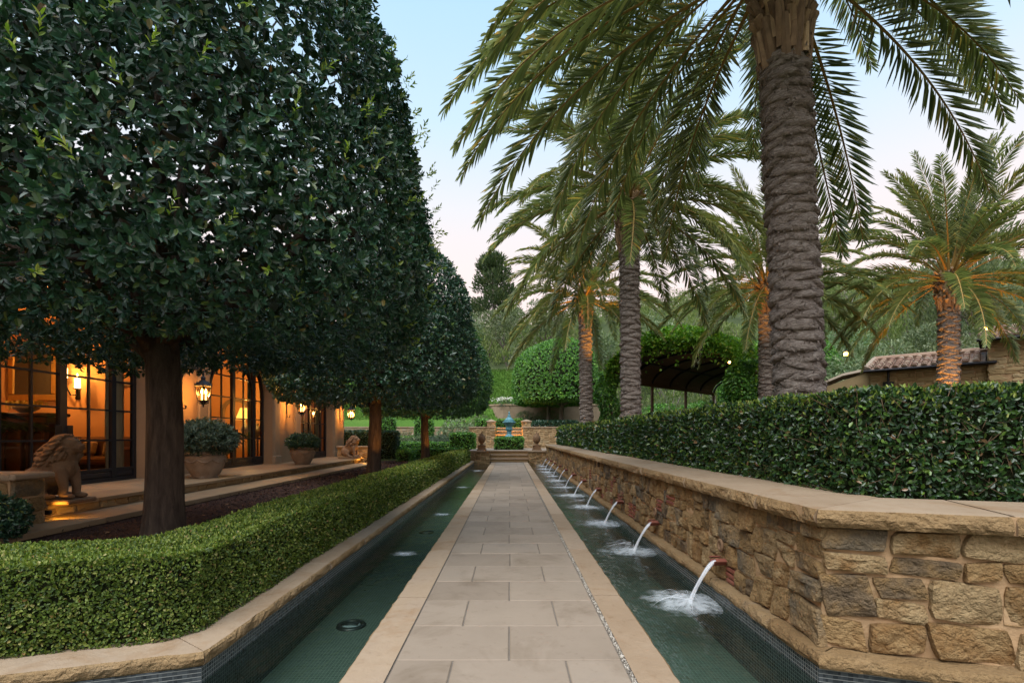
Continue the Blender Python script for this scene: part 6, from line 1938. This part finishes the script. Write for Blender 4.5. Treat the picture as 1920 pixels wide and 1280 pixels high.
olives = [(22.5, 34.5, 'grey olive tree just right of the thick near palm trunk'), (26.0, 37.0, 'grey olive tree above the sloping parapet wall'), (30.0, 36.0, 'grey olive tree behind the lower tile roof'),
          (33.5, 38.5, 'dark stemmed olive tree behind the golden lit palm trunk'), (37.5, 36.5, 'olive tree behind the upper tile roof'), (41.5, 40.0, 'olive tree at the right edge above the tile roof'),
          (27.5, 44.0, 'olive tree higher up the hillside right of centre'), (36.0, 46.0, 'olive tree high on the hillside at right'), (44.5, 47.5, 'olive tree high on the hillside at the right edge'),
          (14.0, 47.0, 'pale olive tree on the hillside between the second palm and the pergola'), (9.5, 52.0, 'olive tree on the hillside behind the second palm trunk'), (-.5, 60.0, 'rounded grey tree above the grass slope'),
          (-5.0, 63.0, 'grey tree on the skyline beside the clipped trees'), (4.5, 62.0, 'grey tree on the hillside behind the smaller palm')]
for i, (x, y, lb) in enumerate(olives):
    t = thing('olive_tree', lb, 'tree', (x, y, height(x, y)-.1), q.uniform(0, 6.28), 'grey green trees on the hillside')
    s = q.uniform(.9, 1.3); t.scale = (s, s, s)
    o = bpy.data.objects.new('trunk', tk[i % 2]); link(o, t)
    o = bpy.data.objects.new('crown', OL[i % 3]); link(o, t); o.location = (0, 0, 1.3)
# conifer on the skyline, tall tree at the right edge
def tall_tree(name, label, loc, H, R, n, L, mat, seed, conic=True):
    t = thing(name, label, 'tree', loc)
    b = MB(); b.smooth = True; b.tube([(0, 0, -1), (.1, 0, H*.4), (0, .1, H*.97)], [.45, .3, .05], 8)
    r_ = random.Random(seed); parts = []
    for k in range(46):
        tz = .22+.78*r_.random(); a = r_.uniform(0, 6.28)
        rr = R*((1-tz)**.7*1.15+.12 if conic else math.sin(PI*min(.97, tz*.95))**.6)*r_.uniform(.7, 1.05)
        e = Vector((rr*math.cos(a), rr*math.sin(a), H*tz+(.25*rr)))
        b.tube([(0, 0, H*tz-.3*rr), e*.5+Vector((0, 0, H*tz*.5-.1*rr)), e], [.09, .06, .02], 5)
        m = n//46; d = rdir(m)
        c = np.array(e)*.82+np.array([0, 0, H*tz*.18])
        P = c+d*rng.uniform(.2, 1, (m, 1))**.5*np.array([1, 1, .7])*(.32*R+.2)
        parts.append(leaves4(P, d*.5+np.array([.3*math.cos(a), .3*math.sin(a), .8])+rdir(m)*.4, rdir(m), L*rng.uniform(.7, 1.3, m), L*.3))
    b.build('trunk', M['greybark'], t, False)
    V, F = cat(parts); obj_np('crown', V, F, mat, t, world=False)
tall_tree('conifer', 'dark conifer rising on the skyline left of the palms', (-2.6, 82, height(-2.6, 82)-.5), 13.5, 4.4, 9000, .6, M['pineleaf'], 4)
tall_tree('tall_tree', 'tall grey green tree behind the right hand palm', (40.5, 45, height(40.5, 45)-.3), 14, 4.2, 8000, .5, M['oliveleaf'], 8, False)
# small landscape lanterns hanging in the hillside trees
for (px_, py_, Y, lb) in ((1586, 663, 31.0, 'small glowing lantern among the olive trees near the thick trunk'), (1847, 616, 34.0, 'small glowing lantern among the trees above the tile roof')):
    x = (px_-955.5)/960*Y; z = 1.5-(py_-817)/960*Y
    t = thing('tree_lantern', lb, 'lantern', (x, Y, z), 0, 'small lanterns hanging in the trees')
    b = MB(); b.lathe([(.10, -.16), (.14, -.12), (.14, .10), (.18, .13), (.05, .24), (.02, .3)], 8, (x, Y, z)); b.v = [(x+(a-x)*.9, Y+(c-Y)*.9, d) for a, c, d in b.v]
    fr = MB()
    for k in range(6):
        a = k*PI/3; fr.tube([(x+.14*math.cos(a), Y+.14*math.sin(a), z-.13), (x+.15*math.cos(a), Y+.15*math.sin(a), z+.1)], .012, 4)
    fr.lathe([(.001, .26), (.05, .22), (.19, .12), (.15, .10)], 8, (x, Y, z)); fr.tube([(x, Y, z+.25), (x, Y, z+2.2)], .012, 4); fr.lathe([(.15, -.16), (.15, -.13)], 8, (x, Y, z))
    fr.build('frame', M['iron'], t)
    b = MB(); b.lathe([(.001, -.13), (.11, -.1), (.12, .05), (.001, .1)], 8, (x, Y, z)); b.build('lamp', M['goldbulb'], t)
    point('tree_lantern_light', (x, Y-.3, z-.1), 25, (1, .5, .1), .1)
# ------------------------------------------------------------------ camera, sky, sun
cam = bpy.data.cameras.new('camera'); co_ = bpy.data.objects.new('camera', cam); link(co_)
cam.sensor_fit = 'HORIZONTAL'; cam.sensor_width = 36; cam.lens = 18.0
cam.shift_x = 4.5/1920; cam.shift_y = 177/1920
cam.clip_start = .05; cam.clip_end = 2000
co_.location = (0, 0, 1.5); co_.rotation_euler = (PI/2, 0, 0)
SC.camera = co_
W = bpy.data.worlds.new('World'); SC.world = W; W.use_nodes = True
nt = W.node_tree; nt.nodes.clear()
def wn(t): return nt.nodes.new('ShaderNode'+t)
SUN_EL, SUN_AZ = math.radians(62), math.radians(205)
sky = wn('TexSky'); sky.sky_type = 'NISHITA'; sky.sun_disc = False; sky.sun_elevation = SUN_EL; sky.sun_rotation = SUN_AZ
bg1 = wn('Background'); bg1.inputs[1].default_value = .05; nt.links.new(sky.outputs[0], bg1.inputs[0])
tc = wn('TexCoord'); sp = wn('SeparateXYZ'); nt.links.new(tc.outputs['Generated'], sp.inputs[0])
rp = wn('ValToRGB'); nt.links.new(sp.outputs[2], rp.inputs[0])
stops = [(0, (.78, .50, .36)), (.20, (.88, .54, .33)), (.30, (.88, .63, .45)), (.40, (.78, .70, .60)), (.52, (.56, .70, .77)), (.66, (.42, .64, .80)), (.80, (.28, .52, .80)), (1, (.30, .50, .76))]
el = rp.color_ramp.elements
while len(el) < len(stops): el.new(.5)
for e, (p, c) in zip(el, stops): e.position = p; e.color = (*c, 1)
bg2 = wn('Background'); bg2.inputs[1].default_value = .47; nt.links.new(rp.outputs[0], bg2.inputs[0])
ad = wn('AddShader'); nt.links.new(bg1.outputs[0], ad.inputs[0]); nt.links.new(bg2.outputs[0], ad.inputs[1])
wo = wn('OutputWorld'); nt.links.new(ad.outputs[0], wo.inputs[0])
sl_ = bpy.data.lights.new('sun', 'SUN'); sl_.energy = 2.2; sl_.angle = math.radians(60); sl_.color = (1, .965, .93)
so_ = bpy.data.objects.new('sun', sl_); link(so_)
d = Vector((math.sin(SUN_AZ)*math.cos(SUN_EL), math.cos(SUN_AZ)*math.cos(SUN_EL), math.sin(SUN_EL)))
so_.rotation_euler = d.to_track_quat('Z', 'Y').to_euler()
vs = SC.view_settings; vs.view_transform = 'Standard'; vs.look = 'None'; vs.gamma = 1; vs.use_curve_mapping = False; vs.exposure = 1.12
SC.cycles.max_bounces = 8; SC.cycles.diffuse_bounces = 3; SC.cycles.glossy_bounces = 3; SC.cycles.transmission_bounces = 6; SC.cycles.transparent_max_bounces = 24
SC.cycles.caustics_reflective = False; SC.cycles.caustics_refractive = False
SC.cycles.sample_clamp_indirect = 4
SC.cycles.use_denoising = True
